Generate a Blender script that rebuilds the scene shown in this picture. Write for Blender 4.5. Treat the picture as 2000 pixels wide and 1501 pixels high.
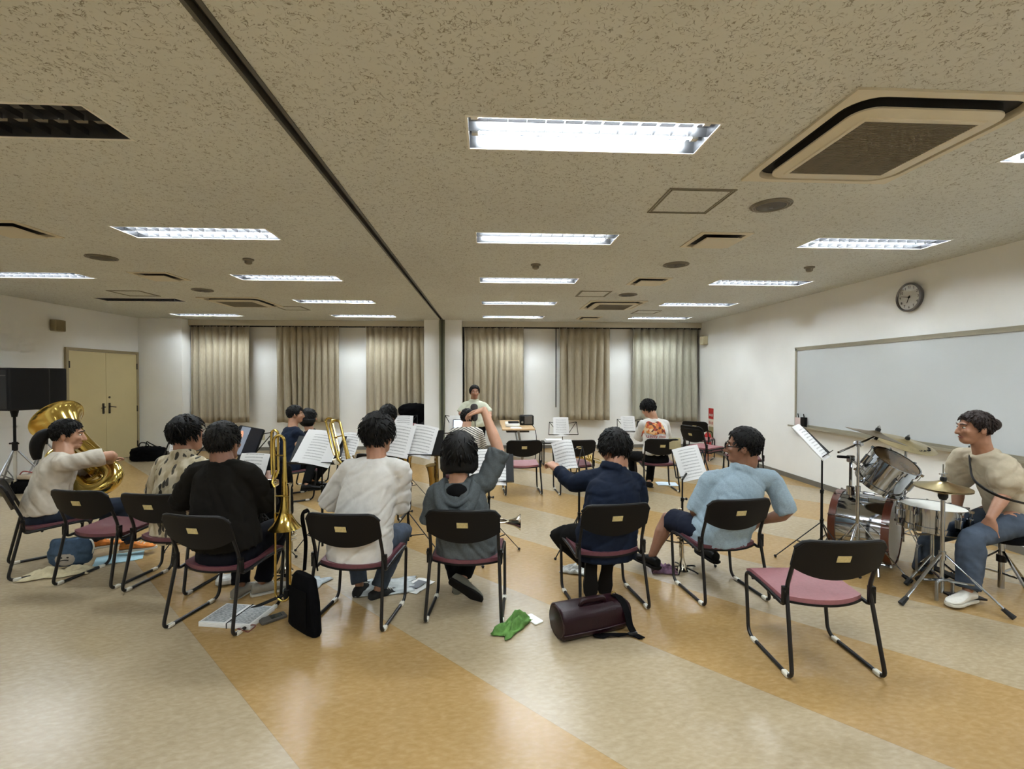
import bpy, bmesh, math, random
from mathutils import Vector, Matrix, noise, Quaternion
V = Vector
R = math.radians
PI = math.pi
for o in list(bpy.data.objects):
    bpy.data.objects.remove(o)
S = bpy.context.scene
COL = S.collection
CEIL = 2.87

# ---------------------------------------------------------------- camera, world, exposure
cam_d = bpy.data.cameras.new('camera')
cam_d.sensor_width = 36.0
cam_d.lens = 920.0 / 2000.0 * 36.0
cam_d.clip_start = 0.05
cam = bpy.data.objects.new('camera', cam_d)
COL.objects.link(cam)
cam.location = (0, 0, 1.61)
cam.rotation_euler = (R(90 - 0.778), 0, R(-2.987))
S.camera = cam
w = bpy.data.worlds.new('night_world')
S.world = w
w.use_nodes = True
w.node_tree.nodes['Background'].inputs[0].default_value = (0.02, 0.025, 0.035, 1)
w.node_tree.nodes['Background'].inputs[1].default_value = 0.3
S.view_settings.view_transform = 'Standard'
S.view_settings.look = 'None'
S.view_settings.gamma = 1.0
S.view_settings.use_curve_mapping = False
S.view_settings.exposure = 1.78
TUBE_POWER = 44.0
TUBE_COL = (0.87, 0.955, 1.0, 1)
S.cycles.use_adaptive_sampling = True
S.cycles.adaptive_threshold = 0.07
S.cycles.adaptive_min_samples = 28
S.cycles.use_denoising = True
S.cycles.max_bounces = 5
S.cycles.diffuse_bounces = 3
S.cycles.glossy_bounces = 3
S.cycles.transmission_bounces = 4
S.cycles.caustics_reflective = False
S.cycles.caustics_refractive = False
S.cycles.sample_clamp_indirect = 6.0

# ---------------------------------------------------------------- helpers
def lin(c):
    def g(v):
        v /= 255.0
        return v / 12.92 if v <= 0.04045 else ((v + 0.055) / 1.055) ** 2.4
    return (g(c[0]), g(c[1]), g(c[2]), 1)

class NT:
    """small node-tree builder"""
    def __init__(s, m):
        s.m = m
        m.use_nodes = True
        s.t = m.node_tree
        s.b = s.t.nodes['Principled BSDF']
    def n(s, typ, **kw):
        nd = s.t.nodes.new(typ)
        for k, v in kw.items():
            if k.startswith('i_'):
                key = k[2:]
                key = int(key) if key.isdigit() else key.replace('_', ' ')
                nd.inputs[key].default_value = v
            else:
                setattr(nd, k, v)
        return nd
    def l(s, a, b):
        s.t.links.new(a, b)
    def math(s, op, a, b=None, c=None, clamp=False):
        nd = s.t.nodes.new('ShaderNodeMath')
        nd.operation = op
        nd.use_clamp = clamp
        for i, x in enumerate((a, b, c)):
            if x is None:
                continue
            if isinstance(x, (int, float)):
                nd.inputs[i].default_value = x
            else:
                s.l(x, nd.inputs[i])
        return nd.outputs[0]
    def ramp(s, fac, stops):
        r = s.t.nodes.new('ShaderNodeValToRGB')
        e = r.color_ramp.elements
        while len(e) < len(stops):
            e.new(0.5)
        for i, (p, c) in enumerate(stops):
            e[i].position = p
            e[i].color = c
        s.l(fac, r.inputs[0])
        return r.outputs[0]
    def mix(s, fac, a, b, typ='MIX'):
        nd = s.t.nodes.new('ShaderNodeMix')
        nd.data_type = 'RGBA'
        nd.blend_type = typ
        if isinstance(fac, (int, float)):
            nd.inputs[0].default_value = fac
        else:
            s.l(fac, nd.inputs[0])
        for i, x in ((6, a), (7, b)):
            if isinstance(x, tuple):
                nd.inputs[i].default_value = x
            else:
                s.l(x, nd.inputs[i])
        return nd.outputs[2]
    def bump(s, h, strength=0.3, dist=0.01):
        b = s.t.nodes.new('ShaderNodeBump')
        b.inputs['Strength'].default_value = strength
        b.inputs['Distance'].default_value = dist
        s.l(h, b.inputs['Height'])
        s.l(b.outputs[0], s.b.inputs['Normal'])

MATS = {}
def mat(name, rgb, rough=0.5, metal=0.0, var=0.08, scale=8.0, bump=0.0, bscale=None, spec=0.5, coat=0.0, sheen=0.0, aniso=None, fold=0.0):
    """principled material, colour varied a little by noise"""
    if name in MATS:
        return MATS[name]
    m = bpy.data.materials.new(name)
    t = NT(m)
    b = t.b
    b.inputs['Roughness'].default_value = rough
    b.inputs['Metallic'].default_value = metal
    b.inputs['Specular IOR Level'].default_value = spec
    b.inputs['Coat Weight'].default_value = coat
    b.inputs['Sheen Weight'].default_value = sheen
    c = lin(rgb)
    co = t.n('ShaderNodeTexCoord')
    vec = co.outputs['Object']
    if aniso:
        mp = t.n('ShaderNodeMapping')
        mp.inputs['Scale'].default_value = aniso
        t.l(vec, mp.inputs[0])
        vec = mp.outputs[0]
    nz = t.n('ShaderNodeTexNoise', i_Scale=scale, i_Detail=4.0)
    t.l(vec, nz.inputs['Vector'])
    lo = tuple(x * (1 - var) for x in c[:3]) + (1,)
    hi = tuple(min(1, x * (1 + var)) for x in c[:3]) + (1,)
    t.l(t.ramp(nz.outputs['Fac'], [(0.3, lo), (0.7, hi)]), b.inputs['Base Color'])
    if bump:
        n2 = t.n('ShaderNodeTexNoise', i_Scale=bscale or scale * 6, i_Detail=3.0)
        t.l(vec, n2.inputs['Vector'])
        if fold:
            n3 = t.n('ShaderNodeTexNoise', i_Scale=5.0, i_Detail=1.5, i_Distortion=1.0)
            t.l(co.outputs['Object'], n3.inputs['Vector'])
            rg = t.math('ABSOLUTE', t.math('SUBTRACT', n3.outputs['Fac'], 0.5))
            t.bump(t.math('ADD', t.math('MULTIPLY', n2.outputs['Fac'], 0.05), t.math('MULTIPLY', rg, -2.5)), fold, 0.02)
        else:
            t.bump(n2.outputs['Fac'], bump, 0.004)
    MATS[name] = m
    return m

def emis(name, rgba, strength):
    m = bpy.data.materials.new(name)
    m.use_nodes = True
    b = m.node_tree.nodes['Principled BSDF']
    b.inputs['Base Color'].default_value = rgba
    b.inputs['Emission Color'].default_value = rgba
    b.inputs['Emission Strength'].default_value = strength
    MATS[name] = m
    return m

class MB:
    """collects geometry, then becomes ONE mesh object"""
    def __init__(s):
        s.v = []
        s.f = []
    def add(s, vs, fs):
        k = len(s.v)
        s.v += [V(p) for p in vs]
        s.f += [tuple(i + k for i in f) for f in fs]
        return s
    def box(s, c, d, rot=None):
        c = V(c)
        h = [x / 2 for x in d]
        vs = []
        for sx in (-1, 1):
            for sy in (-1, 1):
                for sz in (-1, 1):
                    p = V((sx * h[0], sy * h[1], sz * h[2]))
                    if rot is not None:
                        p = rot @ p
                    vs.append(c + p)
        return s.add(vs, [(0, 1, 3, 2), (4, 6, 7, 5), (0, 4, 5, 1), (2, 3, 7, 6), (0, 2, 6, 4), (1, 5, 7, 3)])
    def box2(s, a, b):
        a, b = V(a), V(b)
        return s.box((a + b) / 2, (abs(b.x - a.x), abs(b.y - a.y), abs(b.z - a.z)))
    def rbox(s, c, d, r, rot=None, n=3):
        """box with rounded vertical edges (round in its local xy plane) and small top and bottom bevels"""
        c = V(c)
        hx, hy, hz = d[0] / 2, d[1] / 2, d[2] / 2
        r = min(r, hx * 0.99, hy * 0.99)
        ring = []
        for cx, cy, a0 in ((hx - r, hy - r, 0), (-hx + r, hy - r, 90), (-hx + r, -hy + r, 180), (hx - r, -hy + r, 270)):
            for k in range(n + 1):
                a = R(a0 + 90 * k / n)
                ring.append((cx, cy, r * math.cos(a), r * math.sin(a)))
        bz = min(r, hz) * 0.5
        vs = []
        for z, q in ((-hz, 1 - bz / r if r else 1), (-hz + bz, 1), (hz - bz, 1), (hz, 1 - bz / r if r else 1)):
            for (cx, cy, dx, dy) in ring:
                p = V((cx + dx * q, cy + dy * q, z))
                if rot is not None:
                    p = rot @ p
                vs.append(c + p)
        m = len(ring)
        fs = []
        for j in range(3):
            for i in range(m):
                k = (i + 1) % m
                fs.append((j * m + i, j * m + k, (j + 1) * m + k, (j + 1) * m + i))
        fs.append(tuple(reversed(range(m))))
        fs.append(tuple(3 * m + i for i in range(m)))
        return s.add(vs, fs)
    def rings(s, rs, closed=False, caps=True):
        m = len(rs[0])
        vs = [p for r in rs for p in r]
        fs = []
        n = len(rs)
        for j in range(n if closed else n - 1):
            j2 = (j + 1) % n
            for i in range(m):
                k = (i + 1) % m
                fs.append((j * m + i, j * m + k, j2 * m + k, j2 * m + i))
        if caps and not closed:
            fs.append(tuple(reversed(range(m))))
            fs.append(tuple((n - 1) * m + i for i in range(m)))
        return s.add(vs, fs)
    def tube(s, pts, r, n=8, closed=False, caps=True, flat=1.0, up=None):
        """swept tube; r is a number or one radius per point; flat squeezes it along the frame's second axis"""
        pts = [V(p) for p in pts]
        N = len(pts)
        rr = r if isinstance(r, (list, tuple)) else [r] * N
        rs = []
        prev = None
        for i, p in enumerate(pts):
            if closed:
                t = pts[(i + 1) % N] - pts[i - 1]
            else:
                t = pts[min(i + 1, N - 1)] - pts[max(i - 1, 0)]
            if t.length < 1e-9:
                t = V((0, 0, 1))
            t.normalize()
            if prev is None:
                a = V(up) if up is not None else (V((0, 0, 1)) if abs(t.z) < 0.9 else V((1, 0, 0)))
                u = t.cross(a).normalized()
            else:
                u = (prev - t * prev.dot(t))
                u = u.normalized() if u.length > 1e-6 else t.orthogonal().normalized()
            prev = u
            v = t.cross(u)
            rs.append([p + u * (rr[i] * math.cos(2 * PI * k / n)) + v * (rr[i] * flat * math.sin(2 * PI * k / n)) for k in range(n)])
        return s.rings(rs, closed, caps)
    def cyl(s, a, b, r, n=12, r2=None):
        return s.tube([a, b], [r, r if r2 is None else r2], n)
    def lathe(s, prof, n=24, o=(0, 0, 0), axis=(0, 0, 1), caps=True):
        """prof: list of (radius, height) along axis from o"""
        o = V(o)
        q = V(axis).to_track_quat('Z', 'Y')
        rs = []
        for (r, h) in prof:
            rs.append([o + q @ V((max(r, 1e-4) * math.cos(2 * PI * k / n), max(r, 1e-4) * math.sin(2 * PI * k / n), h)) for k in range(n)])
        return s.rings(rs, False, caps)
    def ell(s, c, rad, rot=None, n=12, m=8):
        c = V(c)
        rs = []
        for j in range(m + 1):
            th = PI * (0.02 + 0.96 * j / m) - PI / 2
            ring = []
            for k in range(n):
                a = 2 * PI * k / n
                p = V((rad[0] * math.cos(th) * math.cos(a), rad[1] * math.cos(th) * math.sin(a), rad[2] * math.sin(th)))
                if rot is not None:
                    p = rot @ p
                ring.append(c + p)
            rs.append(ring)
        return s.rings(rs)
    def slab(s, grid, t, nrm=None):
        """grid[j][i] of points thickened by t along the surface normal"""
        J, I = len(grid), len(grid[0])
        g = [[V(p) for p in row] for row in grid]
        top, bot = [], []
        for j in range(J):
            for i in range(I):
                if nrm is not None:
                    n = V(nrm)
                else:
                    du = g[j][min(i + 1, I - 1)] - g[j][max(i - 1, 0)]
                    dv = g[min(j + 1, J - 1)][i] - g[max(j - 1, 0)][i]
                    n = du.cross(dv)
                    n = n.normalized() if n.length > 1e-9 else V((0, 0, 1))
                top.append(g[j][i] + n * t / 2)
                bot.append(g[j][i] - n * t / 2)
        M = J * I
        fs = []
        for j in range(J - 1):
            for i in range(I - 1):
                a, b, c, d = j * I + i, j * I + i + 1, (j + 1) * I + i + 1, (j + 1) * I + i
                fs.append((a, b, c, d))
                fs.append((M + d, M + c, M + b, M + a))
        edge = [i for i in range(I)] + [j * I + I - 1 for j in range(1, J)] + [(J - 1) * I + i for i in range(I - 2, -1, -1)] + [j * I for j in range(J - 2, 0, -1)]
        for a, b in zip(edge, edge[1:] + edge[:1]):
            fs.append((b, a, M + a, M + b))
        return s.add(top + bot, fs)
    def prism(s, outline, a, b):
        """outline: list of 3D points, extruded by vector from a to b"""
        a, b = V(a), V(b)
        n = len(outline)
        vs = [V(p) + a for p in outline] + [V(p) + b for p in outline]
        fs = [tuple(reversed(range(n))), tuple(range(n, 2 * n))]
        for i in range(n):
            k = (i + 1) % n
            fs.append((i, k, n + k, n + i))
        return s.add(vs, fs)
    def xf(s, M):
        s.v = [M @ p for p in s.v]
        return s
    def mesh(s, name, material=None, smooth=False):
        me = bpy.data.meshes.new(name)
        me.from_pydata([tuple(p) for p in s.v], [], s.f)
        bm = bmesh.new()
        bm.from_mesh(me)
        bmesh.ops.recalc_face_normals(bm, faces=bm.faces)
        bm.to_mesh(me)
        bm.free()
        if material is not None:
            me.materials.append(material)
        if smooth:
            me.polygons.foreach_set('use_smooth', [True] * len(me.polygons))
            if smooth != 'all':
                me.set_sharp_from_angle(angle=R(smooth if isinstance(smooth, (int, float)) and not isinstance(smooth, bool) else 40))
        return me
    def build(s, name, material=None, parent=None, smooth=True, origin=None, **kw):
        if origin is not None:
            o = V(origin)
            s.v = [p - o for p in s.v]
        ob = bpy.data.objects.new(name, s.mesh(name, material, smooth))
        COL.objects.link(ob)
        if origin is not None:
            ob.location = origin
        if parent is not None:
            ob.parent = parent
        tag(ob, **kw)
        return ob

def tag(o, label=None, cat=None, group=None, kind=None):
    if label: o['label'] = label
    if cat: o['category'] = cat
    if group: o['group'] = group
    if kind: o['kind'] = kind
    return o

def thing(name, loc, label, cat, rz=0.0, group=None):
    o = bpy.data.objects.new(name, None)
    o.empty_display_size = 0.1
    COL.objects.link(o)
    o.location = loc
    o.rotation_euler = (0, 0, rz)
    return tag(o, label, cat, group)

def copy_tree(o, parent=None):
    c = o.copy()
    COL.objects.link(c)
    c.parent = parent
    for ch in list(o.children):
        copy_tree(ch, c)
    return c

def fillet(pts, r, n=4):
    """round the corners of a polyline"""
    pts = [V(p) for p in pts]
    out = [pts[0]]
    for i in range(1, len(pts) - 1):
        a, b, c = pts[i - 1], pts[i], pts[i + 1]
        rr = r[i] if isinstance(r, (list, tuple)) else r
        d1 = min(rr, (a - b).length * 0.49)
        d2 = min(rr, (c - b).length * 0.49)
        p, q = b + (a - b).normalized() * d1, b + (c - b).normalized() * d2
        for k in range(n + 1):
            t = k / n
            out.append(p * (1 - t) ** 2 + b * 2 * t * (1 - t) + q * t * t)
    out.append(pts[-1])
    return out

def spline(pts, n=6, closed=False):
    pts = [V(p) for p in pts]
    N = len(pts)
    out = []
    for i in range(N if closed else N - 1):
        if closed:
            p0, p1, p2, p3 = pts[i - 1], pts[i], pts[(i + 1) % N], pts[(i + 2) % N]
        else:
            p0, p1, p2, p3 = pts[max(i - 1, 0)], pts[i], pts[i + 1], pts[min(i + 2, N - 1)]
        for k in range(n):
            t = k / n
            out.append(0.5 * ((2 * p1) + (p2 - p0) * t + (2 * p0 - 5 * p1 + 4 * p2 - p3) * t * t + (3 * p1 - p0 - 3 * p2 + p3) * t ** 3))
    if not closed:
        out.append(pts[-1])
    return out

# ---------------------------------------------------------------- shared materials
M_WALL = mat('wall_paint', (244, 244, 241), 0.75, var=0.02, scale=2.0, bump=0.05, bscale=180)
M_HEAD = mat('soffit_paint', (205, 198, 180), 0.75, var=0.02)
M_BASE = mat('baseboard_vinyl', (112, 108, 100), 0.5, var=0.05)
M_WHITE = mat('white_enamel', (236, 235, 228), 0.45, var=0.02)
M_BLACK = mat('black_powder_coat', (10, 10, 11), 0.5, spec=0.25, var=0.15)
M_DARK = mat('black_fabric', (6, 6, 8), 0.9, spec=0.1, var=0.3, scale=30, bump=0.2)
M_CHROME = mat('chrome', (170, 173, 178), 0.1, 1.0, var=0.04)
M_STEEL = mat('brushed_steel', (160, 162, 163), 0.3, 1.0, var=0.06)
M_BRASS = mat('lacquered_brass', (206, 178, 98), 0.16, 1.0, var=0.08)
M_BRASS_D = mat('aged_brass', (176, 148, 88), 0.25, 1.0, var=0.12)
M_SILVER = mat('silver_plate', (214, 206, 188), 0.15, 1.0, var=0.06)
M_RUBBER = mat('black_rubber', (14, 14, 15), 0.7, var=0.1)
M_PLASTIC = mat('beige_plastic', (205, 194, 160), 0.5, var=0.03)

def floor_mat():
    m = bpy.data.materials.new('linoleum_stripes')
    t = NT(m)
    co = t.n('ShaderNodeTexCoord')
    sep = t.n('ShaderNodeSeparateXYZ')
    t.l(co.outputs['Object'], sep.inputs[0])
    s = t.math('ADD', sep.outputs[0], sep.outputs[1])
    k = t.math('DIVIDE', t.math('SUBTRACT', s, 1.19), 2.56)
    fr = t.math('FRACT', k)
    st = t.math('LESS_THAN', fr, 0.5)
    # marbling of the linoleum
    mp = t.n('ShaderNodeMapping')
    mp.inputs['Rotation'].default_value = (0, 0, R(-45))
    mp.inputs['Scale'].default_value = (1, 2.2, 1)
    t.l(co.outputs['Object'], mp.inputs[0])
    n1 = t.n('ShaderNodeTexNoise', i_Scale=22.0, i_Detail=3.0, i_Roughness=0.5, i_Distortion=0.3)
    t.l(mp.outputs[0], n1.inputs['Vector'])
    n2 = t.n('ShaderNodeTexNoise', i_Scale=1.3, i_Detail=3.0)
    t.l(co.outputs['Object'], n2.inputs['Vector'])
    amber = t.ramp(n1.outputs['Fac'], [(0.3, lin((160, 128, 80))), (0.52, lin((168, 136, 88))), (0.72, lin((176, 145, 98)))])
    tan = t.ramp(n1.outputs['Fac'], [(0.3, lin((160, 142, 113))), (0.52, lin((168, 150, 121))), (0.72, lin((176, 159, 131)))])
    c = t.mix(st, tan, amber)
    dirt = t.ramp(n2.outputs['Fac'], [(0.3, (0.9, 0.9, 0.9, 1)), (0.7, (1, 1, 1, 1))])
    c = t.mix(1.0, c, dirt, 'MULTIPLY')
    # hairline seams between the sheets
    e = t.math('ABSOLUTE', t.math('SUBTRACT', t.math('FRACT', t.math('MULTIPLY', k, 2.0)), 0.5))
    seam = t.math('GREATER_THAN', e, 0.4985)
    c = t.mix(t.math('MULTIPLY', seam, 0.35), c, (0.2, 0.15, 0.08, 1))
    t.l(c, t.b.inputs['Base Color'])
    rn = t.ramp(n1.outputs['Fac'], [(0.3, (0.25, 0.25, 0.25, 1)), (0.7, (0.27, 0.27, 0.27, 1))])
    t.l(rn, t.b.inputs['Roughness'])
    n3 = t.n('ShaderNodeTexNoise', i_Scale=14.0, i_Detail=6.0, i_Distortion=0.8)
    t.l(co.outputs['Object'], n3.inputs['Vector'])
    t.bump(n3.outputs['Fac'], 0.03, 0.01)
    t.b.inputs['Specular IOR Level'].default_value = 0.5
    return m

def ceiling_mat():
    m = bpy.data.materials.new('fissured_mineral_board')
    t = NT(m)
    co = t.n('ShaderNodeTexCoord')
    n1 = t.n('ShaderNodeTexNoise', i_Scale=38.0, i_Detail=1.5, i_Distortion=1.0)
    t.l(co.outputs['Object'], n1.inputs['Vector'])
    n2 = t.n('ShaderNodeTexNoise', i_Scale=42.0, i_Detail=1.0)
    t.l(co.outputs['Object'], n2.inputs['Vector'])
    n3 = t.n('ShaderNodeTexNoise', i_Scale=0.8, i_Detail=2.0)
    t.l(co.outputs['Object'], n3.inputs['Vector'])
    d = t.math('ABSOLUTE', t.math('SUBTRACT', n1.outputs['Fac'], 0.5))
    line = t.math('SUBTRACT', 1.0, t.math('DIVIDE', d, 0.035), clamp=True)
    mask = t.math('MULTIPLY', t.math('SUBTRACT', n2.outputs['Fac'], 0.45), 9.0, clamp=True)
    pit = t.math('MULTIPLY', line, mask)
    base = t.ramp(n3.outputs['Fac'], [(0.35, lin((212, 214, 210))), (0.65, lin((218, 221, 217)))])
    c = t.mix(t.math('MULTIPLY', pit, 0.8), base, lin((120, 110, 88)))
    t.l(c, t.b.inputs['Base Color'])
    t.b.inputs['Roughness'].default_value = 0.9
    t.b.inputs['Specular IOR Level'].default_value = 0.15
    t.bump(t.math('SUBTRACT', 1.0, pit), 0.5, 0.004)
    return m

M_FLOOR = floor_mat()
M_CEIL = ceiling_mat()

# ---------------------------------------------------------------- room shell
XL, XR, YB, YF = -7.33, 4.88, 10.75, -4.6
MB().add([(XL, YF, 0), (XR, YF, 0), (XR, YB, 0), (XL, YB, 0)], [(0, 1, 2, 3)]).build('floor', M_FLOOR, kind='structure', smooth=False)
MB().box2((XL - 0.15, YF, 0), (XL, YB, CEIL + 0.25)).build('wall_left', M_WALL, kind='structure', smooth=False)
MB().box2((XR, YF, 0), (XR + 0.15, YB, CEIL + 0.25)).build('wall_right', M_WALL, kind='structure', smooth=False)
wall_back = MB().box2((XL - 0.15, YB, 0), (XR + 0.15, YB + 0.15, CEIL + 0.25)).build('wall_back', M_WALL, kind='structure', smooth=False)
MB().box2((XL - 0.15, YF - 0.15, 0), (XR + 0.15, YF, CEIL + 0.25)).build('wall_front', M_WALL, kind='structure', smooth=False)
# columns that stand proud of the back wall, the soffit the curtains hang behind
MB().box2((XL, 10.3, 0), (-6.44, YB, CEIL)).build('column', M_WALL, parent=wall_back, smooth=False)
MB().box2((-1.37, 10.3, 0), (-0.555, YB, CEIL)).build('column', M_WALL, parent=wall_back, smooth=False)
MB().box2((-6.44, 10.52, 2.75), (-1.37, YB, CEIL)).build('soffit', M_HEAD, parent=wall_back, smooth=False)
MB().box2((-0.555, 10.52, 2.75), (XR, YB, CEIL)).build('soffit', M_HEAD, parent=wall_back, smooth=False)
# curtain tracks
for a, b in ((-6.44, -1.37), (-0.555, XR)):
    MB().box2((a, 10.56, 2.725), (b, 10.585, 2.75)).build('curtain_track', M_BLACK, parent=wall_back, smooth=False)
# baseboards
MB().box2((XR - 0.012, YF, 0), (XR, YB, 0.075)).build('baseboard_right', M_BASE, kind='structure', smooth=False)
MB().box2((-6.44, YB - 0.012, 0), (-1.37, YB, 0.075)).box2((-0.555, YB - 0.012, 0), (XR - 0.012, YB, 0.075)).build('baseboard_back', M_BASE, kind='structure', smooth=False)
MB().box2((XL, YF, 0), (XL + 0.012, 8.55, 0.075)).build('baseboard_left', M_BASE, kind='structure', smooth=False)
MB().box2((XL, 10.288, 0), (-6.428, 10.3, 0.075)).box2((-6.44, 10.3, 0), (-6.428, 10.738, 0.075)).build('trim_1', M_BASE, kind='structure', smooth=False)
MB().box2((-1.382, 10.288, 0), (-0.543, 10.3, 0.075)).box2((-1.382, 10.3, 0), (-1.37, 10.738, 0.075)).box2((-0.555, 10.3, 0), (-0.543, 10.738, 0.075)).build('trim_2', M_BASE, kind='structure', smooth=False)

# ceiling with openings cut for everything recessed into it
LW, LL = 0.31, 1.25
ROWS = [2.45, 4.25, 6.07, 7.90, 9.70]
lamps = []          # (x centre, y centre, lit)
for y in ROWS:
    lamps.append((0.53, y, True))
    lamps.append((3.6, y, True))
    lamps.append((-2.5, y, y > 3))
    lamps.append((-5.57, y, y not in (7.90, 2.45)))
for x in (0.53, 3.6, -2.5, -5.57):
    for y in (0.6, -1.25, -3.1):
        lamps.append((x, y, True))
CASS = [(2.08, 2.45), (2.15, 8.05), (-4.05, 8.05)]
GRIL = [(2.08, 4.22), (2.10, 6.05), (2.13, 9.8), (-4.05, 6.07), (-4.02, 4.22)]
holes = [(x - LL / 2, x + LL / 2, y - LW / 2, y + LW / 2) for x, y, _ in lamps]
holes += [(x - 0.43, x + 0.43, y - 0.43, y + 0.43) for x, y in CASS]
holes += [(x - 0.19, x + 0.19, y - 0.19, y + 0.19) for x, y in GRIL]
holes.append((-1.02, -0.955, YF, 10.3))
def ceiling():
    xs = sorted(set([XL, XR] + [round(h[i], 4) for h in holes for i in (0, 1)]))
    ys = sorted(set([YF, YB] + [round(h[i], 4) for h in holes for i in (2, 3)]))
    mb = MB()
    vs = [(x, y, CEIL) for y in ys for x in xs]
    nx = len(xs)
    fs = []
    for j in range(len(ys) - 1):
        for i in range(nx - 1):
            cx, cy = (xs[i] + xs[i + 1]) / 2, (ys[j] + ys[j + 1]) / 2
            if any(h[0] < cx < h[1] and h[2] < cy < h[3] for h in holes):
                continue
            fs.append((j * nx + i, (j + 1) * nx + i, (j + 1) * nx + i + 1, j * nx + i + 1))
    mb.add(vs, fs)
    ob = mb.build('ceiling', M_CEIL, kind='structure', smooth=False)
    MB().box2((XL - 0.15, YF - 0.15, CEIL + 0.25), (XR + 0.15, YB + 0.15, CEIL + 0.3)).build('roof_slab', M_DARK, parent=ob, smooth=False)
    return ob
CE_OB = ceiling()

# partition track in the ceiling and its post on the column
tr = thing('partition_track', (-0.987, 10.3, CEIL), 'long dark partition track running across the ceiling to the middle column', 'ceiling track')
M_TRACK = mat('grey_anodised', (96, 95, 88), 0.45, 0.3, var=0.05)
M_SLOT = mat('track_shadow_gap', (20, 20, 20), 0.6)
for sx in (-1, 1):
    MB().box2((sx * 0.018, YF - 10.3, -0.006), (sx * 0.036, 0, 0.04)).build('track_edge', M_TRACK, tr, smooth=False)
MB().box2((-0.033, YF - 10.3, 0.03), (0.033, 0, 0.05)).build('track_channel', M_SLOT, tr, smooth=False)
po = thing('partition_post', (-0.98, 10.29, 0), 'slim grey-green metal post fixed to the middle column', 'post')
M_POST = mat('post_green_grey', (124, 126, 106), 0.5, var=0.05)
MB().box2((-0.06, -0.025, 0), (-0.028, 0.0, CEIL)).build('post_side', M_POST, po, smooth=False)
MB().box2((0.028, -0.025, 0), (0.06, 0.0, CEIL)).build('post_side', M_POST, po, smooth=False)
MB().box2((-0.028, -0.01, 0), (0.028, 0.0, CEIL)).build('post_groove', mat('post_groove', (78, 82, 70), 0.5), po, smooth=False)

# ---------------------------------------------------------------- ceiling lamps
M_TUBE = emis('tube_lit', TUBE_COL, TUBE_POWER)
M_TUBE_OFF = mat('tube_unlit', (150, 148, 140), 0.35)
M_REFL = mat('lamp_reflector', (96, 96, 98), 0.32, 0.85, var=0.02)
def lamp_proto(lit):
    root = thing('ceiling_lamp', (0, 0, 0), 'x', 'ceiling lamp')
    hx, hy, d = LL / 2, LW / 2, 0.09
    # flange on the ceiling
    f = MB()
    f.box2((-hx - 0.012, -hy - 0.012, -0.004), (hx + 0.012, -hy, 0.004)).box2((-hx - 0.012, hy, -0.004), (hx + 0.012, hy + 0.012, 0.004))
    f.box2((-hx - 0.012, -hy, -0.004), (-hx, hy, 0.004)).box2((hx, -hy, -0.004), (hx + 0.012, hy, 0.004))
    f.build('flange', M_WHITE, root, smooth=False)
    # trough: two shallow vee reflectors
    h = MB()
    prof = [(-hy, 0), (-hy + 0.01, d * 0.75), (-0.075, d), (-0.012, d * 0.6), (0, 0.012), (0.012, d * 0.6), (0.075, d), (hy - 0.01, d * 0.75), (hy, 0)]
    vs = [(x, y, z) for x in (-hx, hx) for y, z in prof]
    n = len(prof)
    h.add(vs, [(i, i + 1, n + i + 1, n + i) for i in range(n - 1)])
    h.add([(-hx, y, z) for y, z in prof], [tuple(range(n))])
    h.add([(hx, y, z) for y, z in prof], [tuple(range(n))])
    h.build('reflector', M_REFL, root, smooth=False)
    for s in (-1, 1):
        MB().cyl((-0.575, s * 0.078, d - 0.035), (0.575, s * 0.078, d - 0.035), 0.016, 8).build('fluorescent_tube', M_TUBE if lit else M_TUBE_OFF, root)
        for e in (-1, 1):
            MB().box((e * 0.595, s * 0.078, d - 0.035), (0.035, 0.03, 0.04)).build('lamp_socket', M_WHITE, root, smooth=False)
    bl = MB().add([(0, -0.135, 0.0), (0, -0.012, 0.0), (0, -0.012, 0.03), (0, -0.135, 0.03)], [(0, 1, 2, 3)]).add([(0, 0.012, 0.0), (0, 0.135, 0.0), (0, 0.135, 0.03), (0, 0.012, 0.03)], [(0, 1, 2, 3)])
    me = bl.mesh('louver_blade', M_REFL)
    for k in range(12):
        b = bpy.data.objects.new('louver_blade', me)
        COL.objects.link(b)
        b.parent = root
        b.location = (-0.5225 + 0.095 * k, 0, 0.002)
    return root
P_ON, P_OFF = lamp_proto(True), lamp_proto(False)
used = {True: False, False: False}
COLN = {0.53: 'the lamps right of the track', 3.6: 'the lamps along the whiteboard wall', -2.5: 'the lamps left of the track', -5.57: 'the lamps along the double-door wall'}
ORD = {2.45: 'nearest', 4.25: 'second', 6.07: 'third', 7.90: 'fourth', 9.70: 'farthest'}
for (x, y, lit) in lamps:
    p = P_ON if lit else P_OFF
    o = p if not used[lit] else copy_tree(p)
    used[lit] = True
    o.location = (x, y, CEIL)
    o['group'] = 'recessed ceiling lamps'
    if y in ORD:
        o['label'] = '%s recessed lamp%s of %s' % (ORD[y], '' if lit else ', unlit', COLN[x])
    else:
        o['label'] = 'recessed lamp %s the camera, of %s' % ({0.6: 'right above', -1.25: 'just behind', -3.1: 'farthest behind'}[y], COLN[x])

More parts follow.
